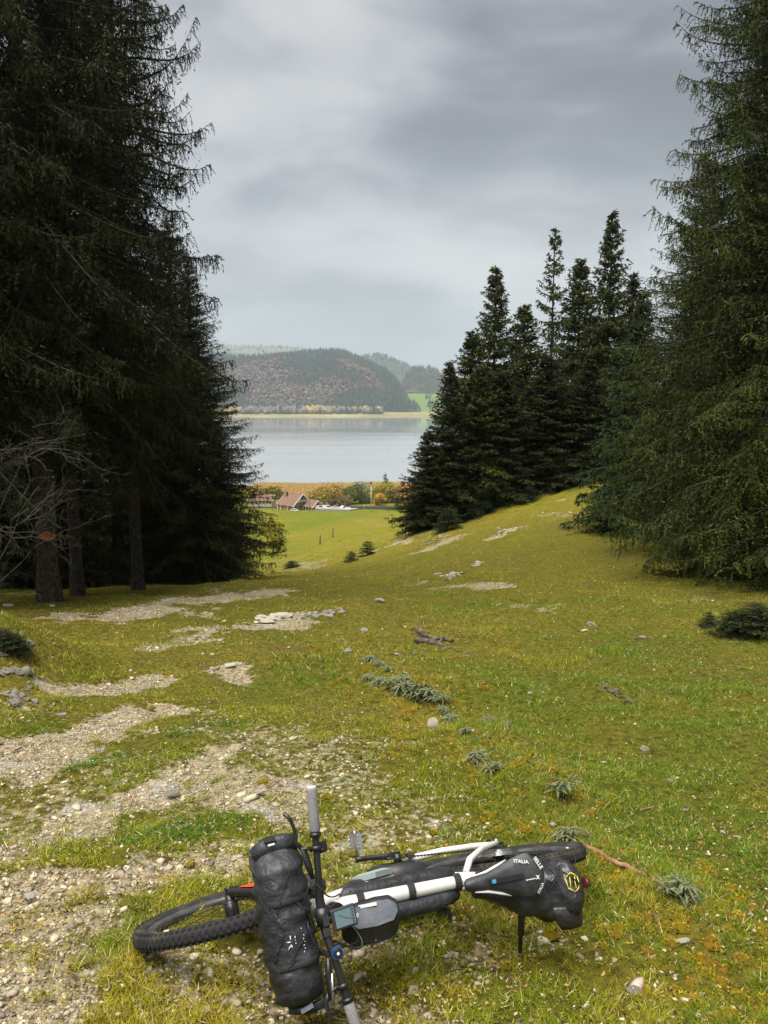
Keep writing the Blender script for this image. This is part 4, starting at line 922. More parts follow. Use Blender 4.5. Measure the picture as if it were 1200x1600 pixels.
PL = [(578, 1036, 26, 'upper left rosette plant at the start of the dark row'), (592, 1040, 24, 'rosette plant tucked behind the first of the dark row'), (606, 1048, 24, 'rosette plant below the pale stone in the dark row'),
 (576, 1062, 30, 'rosette plant at the left bulge of the dark row'), (592, 1070, 32, 'broad pale leaved rosette plant, left centre of the dark row'), (612, 1076, 32, 'fullest rosette plant in the middle of the dark row'), (628, 1068, 26, 'rosette plant at the upper side of the middle of the row'),
 (634, 1084, 32, 'rosette plant right of the fullest one'), (652, 1090, 32, 'rosette plant in the right half of the dark row'), (668, 1092, 28, 'rosette plant near the lower right of the dark row'), (684, 1102, 30, 'drooping rosette plant at the lower end of the dark row'),
 (692, 1112, 22, 'last small rosette plant of the dark row'), (705, 1128, 30, 'dark green rosette plant just past the end of the row'), (726, 1146, 32, 'lone dark rosette plant in yellow moss'), (760, 1128, 30, 'bluish rosette plant in front of the mossy hummock'), (790, 1136, 26, 'rosette plant right of the bluish one'),
 (748, 1190, 34, 'grey green rosette plant farther down the ridge'), (768, 1206, 28, 'smaller rosette plant below the grey green one'), (876, 1246, 38, 'dark rosette plant in tall dry grass'), (1050, 1402, 52, 'large dark rosette plant at the end of the brown stick'), (1072, 1408, 34, 'rosette plant just right of the large one by the stick'),
 (885, 1316, 40, 'spiky grass like rosette behind the rear wheel'), (915, 1312, 26, 'small spiky rosette at the start of the brown stick'), (1105, 978, 22, 'dark rosette tuft in the open grass under the right spruces')]
for i, (px, py, w, lab) in enumerate(PL):
    x, y, z = gp(px, py); t = empty('hellebore_plant', (x, y, z - .01), lab, 'plant', 'dark rosette plants on the mossy ridge')
    s_ = w / FPX * y * (.85 + .28 * math.sin(i * 5.7)); t.scale = (s_, s_, s_ * .85); t.rotation_euler = (math.sin(i * 3.1) * .28, math.cos(i * 2.3) * .25, i * 1.7)
    o = bpy.data.objects.new('leaves', ROS[i % 4]); C.objects.link(o); o.parent = t

# wood lying about
WOOD = mat('weathered_wood', (0.035, 0.025, 0.016), (0.15, 0.115, 0.08), .9, 12, bump=1, bscale=50)
STICKM = mat('brown_stick', (0.16, 0.065, 0.03), (0.34, 0.17, 0.09), .75, 16, bump=.6, bscale=60)
def log(name, pxs, r0, r1, label, m, cat, lift=.6, group=None, wob=.02, seed=0, twigs=0):
    rr = random.Random(seed); P = []
    for i in range(len(pxs) - 1):
        a = Vector(gp(*pxs[i])); b = Vector(gp(*pxs[i + 1]))
        for k in range(5): P.append(a.lerp(b, k / 5))
    P.append(Vector(gp(*pxs[-1]))); n = len(P); mb = MB()
    Q = []
    for i, p in enumerate(P):
        r = r0 + (r1 - r0) * i / (n - 1); Q.append(Vector((p.x + rr.gauss(0, wob), p.y + rr.gauss(0, wob), max(p.z, hz1(p.x, p.y)) + r * lift)))
    mb.tube(Q, [(r0 + (r1 - r0) * i / (n - 1)) * rr.uniform(.85, 1.15) for i in range(n)], 9)
    for k in range(twigs):
        i = rr.randrange(2, n - 2); d = Vector((rr.uniform(-1, 1), rr.uniform(-1, 1), rr.uniform(.3, 1))).normalized(); mb.tube([Q[i], Q[i] + d * r0 * rr.uniform(3, 7)], [r0 * .35, r0 * .12], 5)
    o = mb.build(name, m); tag(o, label, cat, group); return o
log('stick', [(892, 1322), (950, 1345), (1000, 1368), (1038, 1386)], .013, .010, 'long reddish brown stick lying on the grass from the rear wheel', STICKM, 'stick', .9, None, .006, 1, 2)
log('log', [(640, 985), (668, 996), (706, 1004)], .045, .028, 'upper dark rotten log half sunk in the grass', WOOD, 'log', .5, 'rotten logs in the grass', .03, 2, 0)
log('log', [(652, 1004), (676, 1006), (700, 1012)], .05, .025, 'lower rotten log lying parallel just below the upper one', WOOD, 'log', .4, 'rotten logs in the grass', .015, 3, 1)
log('stick', [(1000, 1268), (1040, 1256)], .006, .004, 'thin dry twig in the hollow grass at right', STICKM, 'stick', .9, None, .004, 4, 1)

# ------------------------------------------------------------------ the valley: houses, road, vehicles, bushes
def at(px, Y): return (px - 600) / FPX * Y * 1.01
def leafcloud(name, lobes, n, size, c1, c2, seed, parent, core=.5):
    rng = np.random.default_rng(seed); w = np.array([l[3] * l[4] for l in lobes]); k = rng.choice(len(lobes), n, p=w / w.sum())
    Lb = np.array([l[:5] for l in lobes]); d = rng.normal(0, 1, (n, 3)); d /= np.linalg.norm(d, axis=1, keepdims=True)
    rr = rng.uniform(core, 1.08, n)[:, None]; P = Lb[k, :3] + d * rr * np.stack([Lb[k, 3], Lb[k, 3], Lb[k, 4]], 1)
    a = rng.normal(0, 1, (n, 3)); a /= np.linalg.norm(a, axis=1, keepdims=True); b = np.cross(a, rng.normal(0, 1, (n, 3))); b /= np.linalg.norm(b, axis=1, keepdims=True)
    s = size * rng.uniform(.6, 1.4, (n, 1)); V = np.stack([P - a * s, P - b * s * .6, P + a * s, P + b * s * .6], 1).reshape(-1, 3)
    c1 = np.array(c1); c2 = np.array(c2); t = np.clip(rng.normal(.5, .28, n) + np.repeat(rng.normal(0, .25, (len(lobes),)), 1)[k], 0, 1)[:, None]
    c = (c1 * (1 - t) + c2 * t) * rng.uniform(.7, 1.2, (n, 1)); col = np.repeat(np.concatenate([c, np.ones((n, 1))], 1), 4, 0)
    me = np_mesh(name, V, np.arange(n * 4).reshape(-1, 4), False, col={'col': col}); me.materials.append(mat_col('broad_leaves', .7, trans=.2, up=.35))
    return link(name, me, parent)
def leaf_tree(px, Y, h, w, c1, c2, label, seed, n=2500, size=.28, trunk_h=None, cat='tree', name='broadleaf_tree', group=None, nl=9, zoff=0):
    x = at(px, Y); z = hz1(x, Y) + zoff; t = empty(name, (x, Y, z), label, cat, group); r = random.Random(seed); th = h * .25 if trunk_h is None else trunk_h
    lobes = []
    for i in range(nl):
        a = r.uniform(0, 6.28); q = r.uniform(.1, .62); zz = r.uniform(.18, .80); rad = w * .5 * r.uniform(.35, .58) * (1.15 - abs(zz - .45))
        lobes.append((math.cos(a) * w * .5 * q, math.sin(a) * w * .5 * q, th * .6 + (h - th * .6) * zz, rad, rad * .85))
    lobes.append((0, 0, th + (h - th) * .45, w * .36, (h - th) * .42))
    leafcloud('crown', lobes, n, size, c1, c2, seed, t, .45)
    mb = MB(); mb.tube([(0, 0, -.4), (w * .01, 0, th * .5), (0, w * .02, th), (0, 0, h * .6)], [h * .022, h * .018, h * .014, h * .006], 7)
    for i in range(5):
        a = r.uniform(0, 6.28); l = lobes[i]; mb.tube([(0, 0, th * r.uniform(.7, 1.2)), (l[0] * .6, l[1] * .6, l[2] * .8), l[:3]], [h * .009, h * .006, h * .003], 5)
    mb.build('trunk', BARK, t); return t
GRN, YGR, YEL, ORG, BRN = (0.05, 0.085, 0.02), (0.20, 0.20, 0.03), (0.44, 0.33, 0.04), (0.50, 0.22, 0.03), (0.22, 0.13, 0.05)
leaf_tree(551, 318, 8.6, 9.6, GRN, YGR, 'round dark green tree behind the road left of the tall lamp pole', 1, 3400, .42, .6)
for i, (px, Y, h, w, a, b, lab) in enumerate((
 (508, 322, 6.5, 8, YEL, BRN, 'pale yellow brown bush just right of the chalet'), (525, 326, 7.2, 9, BRN, YEL, 'tan autumn bush between the chalet and the round green tree'),
 (538, 312, 3.2, 7, BRN, (0.10, 0.09, 0.03), 'low dark brown hedge bush behind the parking place'), (515, 310, 3.0, 6, BRN, (0.10, 0.09, 0.03), 'low brown bush beside the white vans'),
 (571, 322, 5.6, 7, GRN, YGR, 'olive bush between the round tree and the lamp pole'), (589, 322, 8.0, 8, YEL, YGR, 'yellow green tree just right of the lamp pole'),
 (592, 314, 5.4, 4, ORG, YEL, 'bright orange bush right of the lamp pole'), (606, 324, 8.8, 9, YGR, YEL, 'tall yellow olive tree right of the orange bush'),
 (620, 322, 8.2, 8, BRN, YGR, 'olive brown tree near the end of the row'), (632, 322, 8.8, 7, ORG, BRN, 'rust orange tree at the right end of the road row'),
 (643, 318, 7.0, 6, YEL, ORG, 'yellow orange bush partly hidden by the hillock spruces'), (655, 322, 8.0, 8, BRN, YGR, 'brown tree behind the lowest hillock spruce'),
 (495, 330, 5.0, 8, YEL, BRN, 'straw coloured bush behind the right gable of the chalet'), (430, 335, 5.5, 7, YGR, YEL, 'yellow green tree behind the cream farm building'))):
    leaf_tree(px, Y, h, w * 1.3, a, b, lab, 20 + i, 2600 if h > 4 else 1300, .38, .4, 'bush' if h < 6 else 'tree', 'autumn_bush' if h < 6 else 'autumn_tree')
spruce(YOUNG, 602, 345, 'lone little dark spruce rising above the yellow trees by the lake', 6.2, 3.6, 0, NEEDLE, None, 0, 'spruce_tree', 'tree')
leaf_tree(566, 352, 6.5, 11, (0.20, 0.22, 0.13), (0.30, 0.31, 0.2), 'pale grey green willow at the lake edge', 61, 1300, .4, .4)
leaf_tree(425, 60, 3.4, 2.4, (0.26, 0.27, 0.02), (0.46, 0.38, 0.03), 'small bright yellow green tree alone on the meadow beside the left spruces', 71, 3200, .05, 1.0)
spruce(YOUNG, 434, 60.5, 'dark sapling growing against the right side of the small yellow tree', 1.5, 1.2, 2.0, NEEDLE, None)

# reeds along the lake
def reeds():
    rng = np.random.default_rng(8); n = 26000; px = rng.uniform(395, 700, n); Y = rng.uniform(338, 399, n); X = (px - 600) / FPX * Y; Z = H(X, Y) - .2
    h = rng.uniform(.9, 2.3, n) * (1 + .5 * fbm(X, Y, 14, 2, 2)); w = rng.uniform(.25, .6, n); th = rng.uniform(0, 6.28, n)
    V = np.stack([np.stack([X - np.cos(th) * w, Y - np.sin(th) * w, Z], 1), np.stack([X + np.cos(th) * w, Y + np.sin(th) * w, Z], 1), np.stack([X + rng.normal(0, .3, n), Y, Z + h], 1)], 1).reshape(-1, 3)
    t = np.clip(.5 + fbm(X, Y, 30, 3, 4) + rng.normal(0, .2, n), 0, 1)[:, None]; c = np.array([0.50, 0.36, 0.11]) * (1 - t) + np.array([0.46, 0.25, 0.11]) * t
    col = np.repeat(np.concatenate([c * rng.uniform(.8, 1.2, (n, 1)), np.ones((n, 1))], 1), 3, 0)
    me = np_mesh('reeds', V, np.arange(n * 3).reshape(-1, 3), False, col={'col': col}); me.materials.append(mat_col('reed', .8, trans=.25, up=.5))
    tag(link('reeds', me), 'tawny reed bed along the near shore of the lake', 'reeds', None, 'stuff')
reeds()

def sheet(name, poly, m, lift=.05, kind='structure'):
    """a strip following the ground: poly = list of (x0,x1,y) rows"""
    V = []; F = []
    for (x0, x1, y) in poly:
        for k in range(9):
            x = x0 + (x1 - x0) * k / 8; V.append((x, y, hz1(x, y) + lift))
    for i in range(len(poly) - 1):
        for k in range(8): F.append((i * 9 + k, i * 9 + k + 1, (i + 1) * 9 + k + 1, (i + 1) * 9 + k))
    me = bpy.data.meshes.new(name); me.from_pydata(V, [], F); me.update(); me.materials.append(m); o = link(name, me); o['kind'] = kind; return o
ASPH = mat('asphalt', (0.05, 0.05, 0.052), (0.07, 0.07, 0.072), .9, 3)
PALE = mat('pale_gravel_yard', (0.33, 0.31, 0.27), (0.40, 0.38, 0.34), .9, .5)
ROADY = 300.0
sheet('road', [(at(380, 304), at(760, 304), 302.5), (at(380, 304), at(760, 304), 304), (at(380, 308), at(760, 308), 308.5)], ASPH, .35)
sheet('parking_place', [(at(492, 296), at(548, 296), 293), (at(490, 296), at(560, 296), 297), (at(492, 300), at(552, 300), 302.3)], PALE, .45)
def wall_strip(name, x0, x1, y, h, t, m, label, cat, lift=.1):
    zs = [hz1(x0 + (x1 - x0) * k / 12, y) for k in range(13)]; rings = []
    for k in range(13):
        x = x0 + (x1 - x0) * k / 12; z = zs[k]; rings.append([Vector((x, y - t / 2, z - .5)), Vector((x, y + t / 2, z - .5)), Vector((x, y + t / 2, z + h + lift)), Vector((x, y - t / 2, z + h + lift))])
    mb = MB(); mb.loft(rings, True, False); o = mb.build(name, m); return tag(o, label, cat)
wall_strip('retaining_wall', at(548, 300), at(700, 300), 299.5, 1.15, .5, mat('dark_wall', (0.06, 0.055, 0.05), (0.11, 0.10, 0.09), .9, 2), 'long low dark wall along the road above the meadow', 'wall')
wall_strip('kerb_wall', at(488, 290), at(548, 290), 290.6, .35, .4, mat('pale_wall', (0.24, 0.22, 0.19), (0.32, 0.30, 0.27), .9, 2), 'low pale kerb wall in front of the parked vehicles', 'wall')

ROOF = mat('roof_tiles', (0.13, 0.066, 0.042), (0.20, 0.115, 0.080), .85, 1.2)
BRICKW = mat('warm_render', (0.36, 0.20, 0.12), (0.46, 0.29, 0.19), .9, .8)
CREAM = mat('cream_render', (0.55, 0.47, 0.32), (0.64, 0.57, 0.42), .9, .6)
WHITEP = mat('white_trim', (0.68, 0.65, 0.60), (0.76, 0.74, 0.70), .7, 2)
DARKW = mat('dark_timber', (0.035, 0.022, 0.016), (0.07, 0.045, 0.03), .85, 2)
GLASSD = mat('window_glass', (0.03, 0.035, 0.04), None, .08, spec=.6)
def gable_house(root, L_, W_, eave, ridge, ox=0, oy=0, wall=BRICKW, roofm=ROOF, over=.9, name='wall', base=-1.5):
    """ridge along local x"""
    mb = MB(); x0, x1, y0, y1 = ox - L_ / 2, ox + L_ / 2, oy - W_ / 2, oy + W_ / 2
    V = [(x0, y0, base), (x1, y0, base), (x1, y1, base), (x0, y1, base), (x0, y0, eave), (x1, y0, eave), (x1, y1, eave), (x0, y1, eave), (x0, oy, ridge), (x1, oy, ridge)]
    mb.add(V, [(0, 1, 5, 4), (2, 3, 7, 6), (1, 2, 6, 9, 5), (3, 0, 4, 8, 7)]); mb.build('wall', wall, root)
    sl = (ridge - eave) / (W_ / 2); rf = MB(); t = .28
    for s in (-1, 1):
        ye = oy + s * (W_ / 2 + over); ze = eave - sl * over; a = x0 - over; b = x1 + over
        V = [(a, oy, ridge + .12), (b, oy, ridge + .12), (b, ye, ze + .12), (a, ye, ze + .12), (a, oy, ridge + .12 + t), (b, oy, ridge + .12 + t), (b, ye, ze + .12 + t), (a, ye, ze + .12 + t)]
        F = [(0, 1, 2, 3), (7, 6, 5, 4), (0, 4, 5, 1), (1, 5, 6, 2), (2, 6, 7, 3), (3, 7, 4, 0)]
        rf.add(V, F)
    r = rf.build('roof', roofm, root)
    for xx in (x0 - over - .06, x1 + over + .06):      # barge boards
        bb = MB()
        for s in (-1, 1):
            ye = oy + s * (W_ / 2 + over); ze = eave - sl * over; bb.tube([(xx, oy, ridge + .2), (xx, ye, ze + .2)], .17, 4, sm=False)
        bb.build('barge_board', WHITEP, root)
    return r
def window(root, c, w, h, ax, frame=WHITEP):
    """ax: 'x' window in a wall facing +-x, 'y' facing +-y ; c on the wall plane"""
    f = MB(); d = .10; t = .12
    def b(cx, cz, sx, sz, dd=d):
        f.box((c[0], c[1] + cx, c[2] + cz) if ax == 'x' else (c[0] + cx, c[1], c[2] + cz), (dd, sx, sz) if ax == 'x' else (sx, dd, sz))
    b(-w / 2, 0, t, h + t); b(w / 2, 0, t, h + t); b(0, h / 2, w - t, t); b(0, -h / 2, w - t, t); b(0, 0, .06, h - t, .08)
    o = f.build('window', frame, root); g = MB(); g.box(c, (.05, w - t, h - t) if ax == 'x' else (w - t, .05, h - t)); g.build('pane', GLASSD, o)
def chalet():
    x, y = at(460, 300), 300; z = -43.4
    t = empty('chalet', (x, y, z), 'chalet with pinkish brown tiled roofs, timber gable and open dark porch beside the road', 'house'); t.rotation_euler = (0, 0, math.radians(-42)); t.scale = (.74, .74, .80)
    r = gable_house(t, 12.0, 12.4, 2.5, 7.3)
    ch = MB(); ch.box((-3.5, -2.0, 6.8), (.8, .8, 2.4)); ch.box((-3.5, -2.0, 8.05), (1.0, 1.0, .14)); o = ch.build('chimney', DARKW, r)
    g = MB(); g.add([(6.06, -3.9, 4.4), (6.06, 3.9, 4.4), (6.06, 0, 7.2), (6.22, -3.9, 4.4), (6.22, 3.9, 4.4), (6.22, 0, 7.2)], [(2, 1, 0), (3, 4, 5), (0, 1, 4, 3), (1, 2, 5, 4), (2, 0, 3, 5)]); g.build('timber_gable', DARKW, t)
    for yy in (-1.4, 1.4): window(t, (6.28, yy, 5.2), 1.0, 1.0, 'x')
    bc = MB(); bc.box((6.9, 0, 3.75), (1.5, 9.6, .18))
    bc.build('balcony', DARKW, t); rl = MB()
    for k in range(25): rl.box((7.6, -4.7 + k * .392, 4.3), (.06, .08, 1.0))
    rl.box((7.6, 0, 4.85), (.10, 9.8, .10)); o = rl.build('balcony_rail', WHITEP, t)
    for yy, ww in ((-4.2, 1.2), (-1.6, 1.4), (4.3, 1.1)): window(t, (6.04, yy, 1.6), ww, 1.3, 'x')
    for xx in (-4.4, -1.8, 0.9, 3.9): window(t, (xx, -6.24, 1.3), 1.1, 1.2, 'y')
    for xx in (-5.7, -3.1, 2.4): 
        q = MB(); q.box((xx, -6.8, 1.0), (.35, .35, 3.2)); q.build('porch_post', WHITEP, t)
    # lower wing; a dark panel stands in for shade in its open front
    gable_house(t, 7.6, 7.2, 1.9, 4.6, ox=10.2, oy=3.6, over=.7)
    p = MB(); p.box((10.0, -.06, .6), (6.4, .12, 2.4)); p.build('porch_shade_panel', DARKW, t)
    for xx in (7.3, 9.4, 11.6, 13.6):
        q = MB(); q.box((xx, -.35, .8), (.28, .28, 2.8)); q.build('porch_post', WHITEP, t)
    for yy in (2.2, 5.0): window(t, (14.04, yy, 1.3), 1.0, 1.1, 'x')
    d = MB(); d.box((14.05, 3.6, 3.2), (.1, 1.0, .8)); d.build('gable_vent', DARKW, t)
chalet()
def farm():
    x, y = at(408, 305), 309; t = empty('farm_building', (x, y, -43.0), 'long cream farm building with pink roof half hidden by the left spruces', 'house'); t.rotation_euler = (0, 0, math.radians(-8)); t.scale = (.62, .62, .62)
    gable_house(t, 15, 9, 3.2, 6.2, wall=CREAM)
    for xx in (-5.5, -3, -.5, 2, 4.5, 6.3): window(t, (xx, -4.54, 1.9), 1.0, 1.2, 'y', DARKW)
farm()
def shed(px, Y, w, label, zt):
    t = empty('lake_house', (at(px, Y), Y, hz1(at(px, Y), Y)), label, 'house'); t.scale = (.9, .9, .55); gable_house(t, w, 6, 3.4, zt, wall=mat('grey_wall', (0.28, 0.26, 0.24), (0.34, 0.32, 0.30), .9, 1), roofm=mat('grey_roof', (0.20, 0.185, 0.18), (0.26, 0.25, 0.24), .8, 1), over=.5)
    window(t, (-1.5, -3.04, 2.3), .9, 1.0, 'y', DARKW); window(t, (1.5, -3.04, 2.3), .9, 1.0, 'y', DARKW)
shed(575, 338, 8, 'small grey roofed lake house behind the autumn trees', 6.8)

def pole(px, Y, h, r, label, m, head=None, name='lamp_pole', cat='pole', arm=False):
    x = at(px, Y); z = hz1(x, Y); t = empty(name, (x, Y, z), label, cat); mb = MB(); mb.tube([(0, 0, -.5), (0, 0, h * .5), (0, 0, h)], [r, r * .85, r * .6], 10); mb.build('pole', m, t)
    if head:
        b = MB(); b.box((0, 0, h + head * .35), (head, head, head * .8), taper=.7); b.tube([(0, 0, h - .1), (0, 0, h + .1)], head * .35, 8); b.build('lamp_head', DARKW, t)
    if arm:
        b = MB(); b.tube([(-.9, 0, h - .5), (.9, 0, h - .5)], .06, 6); b.build('cross_arm', m, t)
        for s in (-.8, 0, .8):
            q = MB(); q.tube([(s, 0, h - .45), (s, 0, h - .2)], .06, 6); q.build('insulator', WHITEP, t)
    return t
GALV = mat('galvanised', (0.55, 0.53, 0.48), (0.66, 0.64, 0.6), .5, 3, metal=.2)
pole(580, 287, 10.6, .17, 'tall pale lamp pole with a dark head standing above the road', GALV, .9)
pole(483, 290, 7.6, .10, 'thin dark wooden pole in front of the chalet wing', DARKW, None, 'utility_pole', 'pole', True)
pole(511, 297, 3.2, .08, 'short lamp post with white globe by the parking place', WHITEP, .35, 'lamp_post')
pole(569, 297, 2.4, .06, 'short white marker post left of the tall lamp pole', WHITEP, .2, 'marker_post', 'post')
for px, py, lab in ((500, 851, 'thin weathered fence post, left one on the meadow'), (520, 840, 'thin weathered fence post, right one on the meadow'), (406, 880, 'short fence post by the dark slope on the left of the meadow'), (630, 822, 'thin post near the grassy track at the right of the meadow')):
    x, y, z = gp(px, py); t = empty('fence_post', (x, y, z), lab, 'post', None); mb = MB(); s = y / 90
    mb.tube([(0, 0, -.3), (.01, 0, .5), (.03, 0, 1.15 * s)], [.05, .05, .042], 7); mb.box((.03, 0, 1.15 * s + .01), (.06, .06, .02)); o = mb.build('post', WOOD, t)

def car(x, y, z, rot, body_c, label, kind='car', group=None):
    t = empty('parked_car' if kind == 'car' else 'parked_van', (x, y, z), label, kind, group); t.rotation_euler = (0, 0, rot); t.scale = (.72, .72, .72)
    m = mat('car_paint_%d' % int(body_c[0] * 100), body_c, None, .3, coat=.5); hgt = 1.45 if kind == 'car' else 2.1; L2 = 2.1 if kind == 'car' else 2.5
    def prof(pts, w0, w1, nm, mm, par):
        b = MB(); n = len(pts); V = [(px_, -w0 if zz < .9 else -w1, zz) for px_, zz in pts] + [(px_, w0 if zz < .9 else w1, zz) for px_, zz in pts]
        b.add(V, [tuple(range(n))[::-1], tuple(range(n, 2 * n))] + [(i, (i + 1) % n, n + (i + 1) % n, n + i) for i in range(n)]); return b.build(nm, mm, par)
    if kind == 'car': pts = [(-L2, .35), (L2, .35), (L2, .75), (1.25, .92), (.55, hgt), (-1.25, hgt), (-1.95, .95), (-L2, .8)]
    else: pts = [(-L2, .38), (L2, .38), (L2, .95), (1.95, 1.1), (1.45, hgt), (-L2 + .1, hgt), (-L2, 1.0)]
    bo = prof(pts, .88, .74, 'body', m, t)
    for s in (-1, 1):
        g = MB(); y0, y1 = s * .80, s * .745
        if kind == 'car': V = [(1.05, y0 + s * .03, .98), (.5, y1 + s * .015, hgt - .1), (-1.2, y1 + s * .015, hgt - .1), (-1.75, y0 + s * .03, .98)]
        else: V = [(1.75, y0 + s * .0, 1.2), (1.4, y1 + s * .015, hgt - .15), (-.2, y1 + s * .015, hgt - .15), (-.2, y0 + s * .0, 1.2)]
        V2 = [(a, b_ + s * .02, c) for a, b_, c in V]; g.add(V + V2, [(0, 1, 2, 3), (7, 6, 5, 4), (0, 4, 5, 1), (1, 5, 6, 2), (2, 6, 7, 3), (3, 7, 4, 0)]); g.build('side_window', GLASSD, t)
    for fx in (-L2 * .62, L2 * .64):
        for s in (-1, 1):
            wmb = MB(); wmb.tube([(fx, s * .92, .33), (fx, s * .70, .33)], .33, 14); w_ = wmb.build('wheel', mat('car_tyre', (0.03, 0.03, 0.03), None, .8), t)
            h_ = MB(); h_.tube([(fx, s * .94, .33), (fx, s * .90, .33)], .18, 10); h_.build('hubcap', GALV, w_)
    for s in (-1, 1):
        l = MB(); l.box((L2 + .01, s * .62, .68), (.05, .3, .16)); l.build('headlight', WHITEP, t)
        l = MB(); l.box((-L2 - .01, s * .68, .78), (.05, .2, .2)); l.build('tail_light', mat('tail_red', (0.35, 0.02, 0.015), None, .3), t)
    return t
def zc(x, y): return hz1(x, y) + .46
for px, Y, rot, c, lab, kd in ((499, 294.5, .15, (.74, .74, .74), 'white van parked nearest the chalet wing', 'van'), (511, 295.5, .2, (.76, .76, .75), 'white van parked second from the chalet wing', 'van'), (524, 296.5, .1, (.70, .71, .73), 'white car parked at the right end of the yard row', 'car'), (536, 299.5, 1.2, (.66, .67, .68), 'small pale car standing apart near the brown hedge', 'car'), (460, 289.5, .05, (.72, .72, .70), 'white car parked in front of the chalet porch', 'car')):
    x = at(px, Y); car(x, Y, zc(x, Y) if px > 470 else hz1(x, Y), rot, c, lab, kd, None)

# ------------------------------------------------------------------ the bicycle
RUB = mat('tyre_rubber', (0.012, 0.012, 0.012), (0.055, 0.042, 0.030), .85, 9, bump=.4, bscale=120, lo=.48, hi=.66)
BLK = mat('black_alloy', (0.012, 0.012, 0.013), None, .38, spec=.5)
BLK2 = mat('black_plastic', (0.018, 0.018, 0.019), (0.03, 0.03, 0.032), .5, 20)
RIMM = mat('grey_rim', (0.035, 0.036, 0.04), (0.08, 0.08, 0.085), .4, 14)
WFR = mat('white_frame_paint', (0.62, 0.61, 0.57), (0.44, 0.40, 0.32), .32, 10, lo=.56, hi=.80, coat=.3)
AQUA = mat('pale_aqua_paint', (0.33, 0.40, 0.39), (0.22, 0.25, 0.23), .35, 12, lo=.5, hi=.8)
SILV = mat('silver_metal', (0.55, 0.55, 0.56), None, .3, metal=.9)
GRIP = mat('grey_foam_grip', (0.15, 0.145, 0.15), (0.24, 0.23, 0.235), .95, 260, bump=.8, bscale=420)
ORNG = mat('orange_decal', (0.75, 0.09, 0.015), None, .5)
WDEC = mat('white_print', (0.62, 0.62, 0.60), None, .5)
BAGM = mat('tarpaulin_black', (0.010, 0.011, 0.012), (0.030, 0.033, 0.036), .48, 5, bump=.35, bscale=26, spec=.45)
BAGG = mat('tarpaulin_gloss', (0.013, 0.013, 0.014), (0.035, 0.034, 0.035), .32, 8, bump=.3, bscale=18, spec=.5)
WEB = mat('webbing', (0.014, 0.014, 0.015), None, .8)
HALO = mat('grey_bag_top', (0.10, 0.115, 0.14), (0.17, 0.18, 0.205), .5, 18, bump=.2, bscale=90)
YLW = mat('yellow_print', (0.62, 0.50, 0.04), None, .5)
BLUE = mat('blue_anodised', (0.02, 0.09, 0.30), None, .3, metal=.3)
CYAN = mat('blue_mark', (0.03, 0.28, 0.42), None, .5)

ALPHA = math.radians(30.0)
RH = Vector((0.494, 3.025, -1.962)); F_ = Vector((-0.961, -0.278, 0.006)).normalized()
hh_ = Vector((-F_.y, F_.x, 0)).normalized(); hh_ = hh_ if hh_.y < 0 else -hh_
U_ = (hh_ * math.cos(ALPHA) + Vector((0, 0, 1)) * math.sin(ALPHA)); U_ = (U_ - F_ * U_.dot(F_)).normalized(); L_v = U_.cross(F_).normalized()
BM = Matrix(((F_.x, L_v.x, U_.x, RH.x), (F_.y, L_v.y, U_.y, RH.y), (F_.z, L_v.z, U_.z, RH.z), (0, 0, 0, 1)))
bike = empty('bicycle', (0, 0, 0), 'white and black electric mountain bike lying on its left side on the track', 'bicycle', None, BM)
# steering rotation (front assembly)
HX, HZ = 0.885, 0.50; SA = Vector((-.39, 0, .92)).normalized(); STEER = math.radians(7.0)
SM = Matrix.Translation((HX, 0, HZ)) @ Matrix.Rotation(STEER, 4, SA) @ Matrix.Translation((-HX, 0, -HZ))
FH = Vector((1.128, 0, 0.006)); WR = 0.372

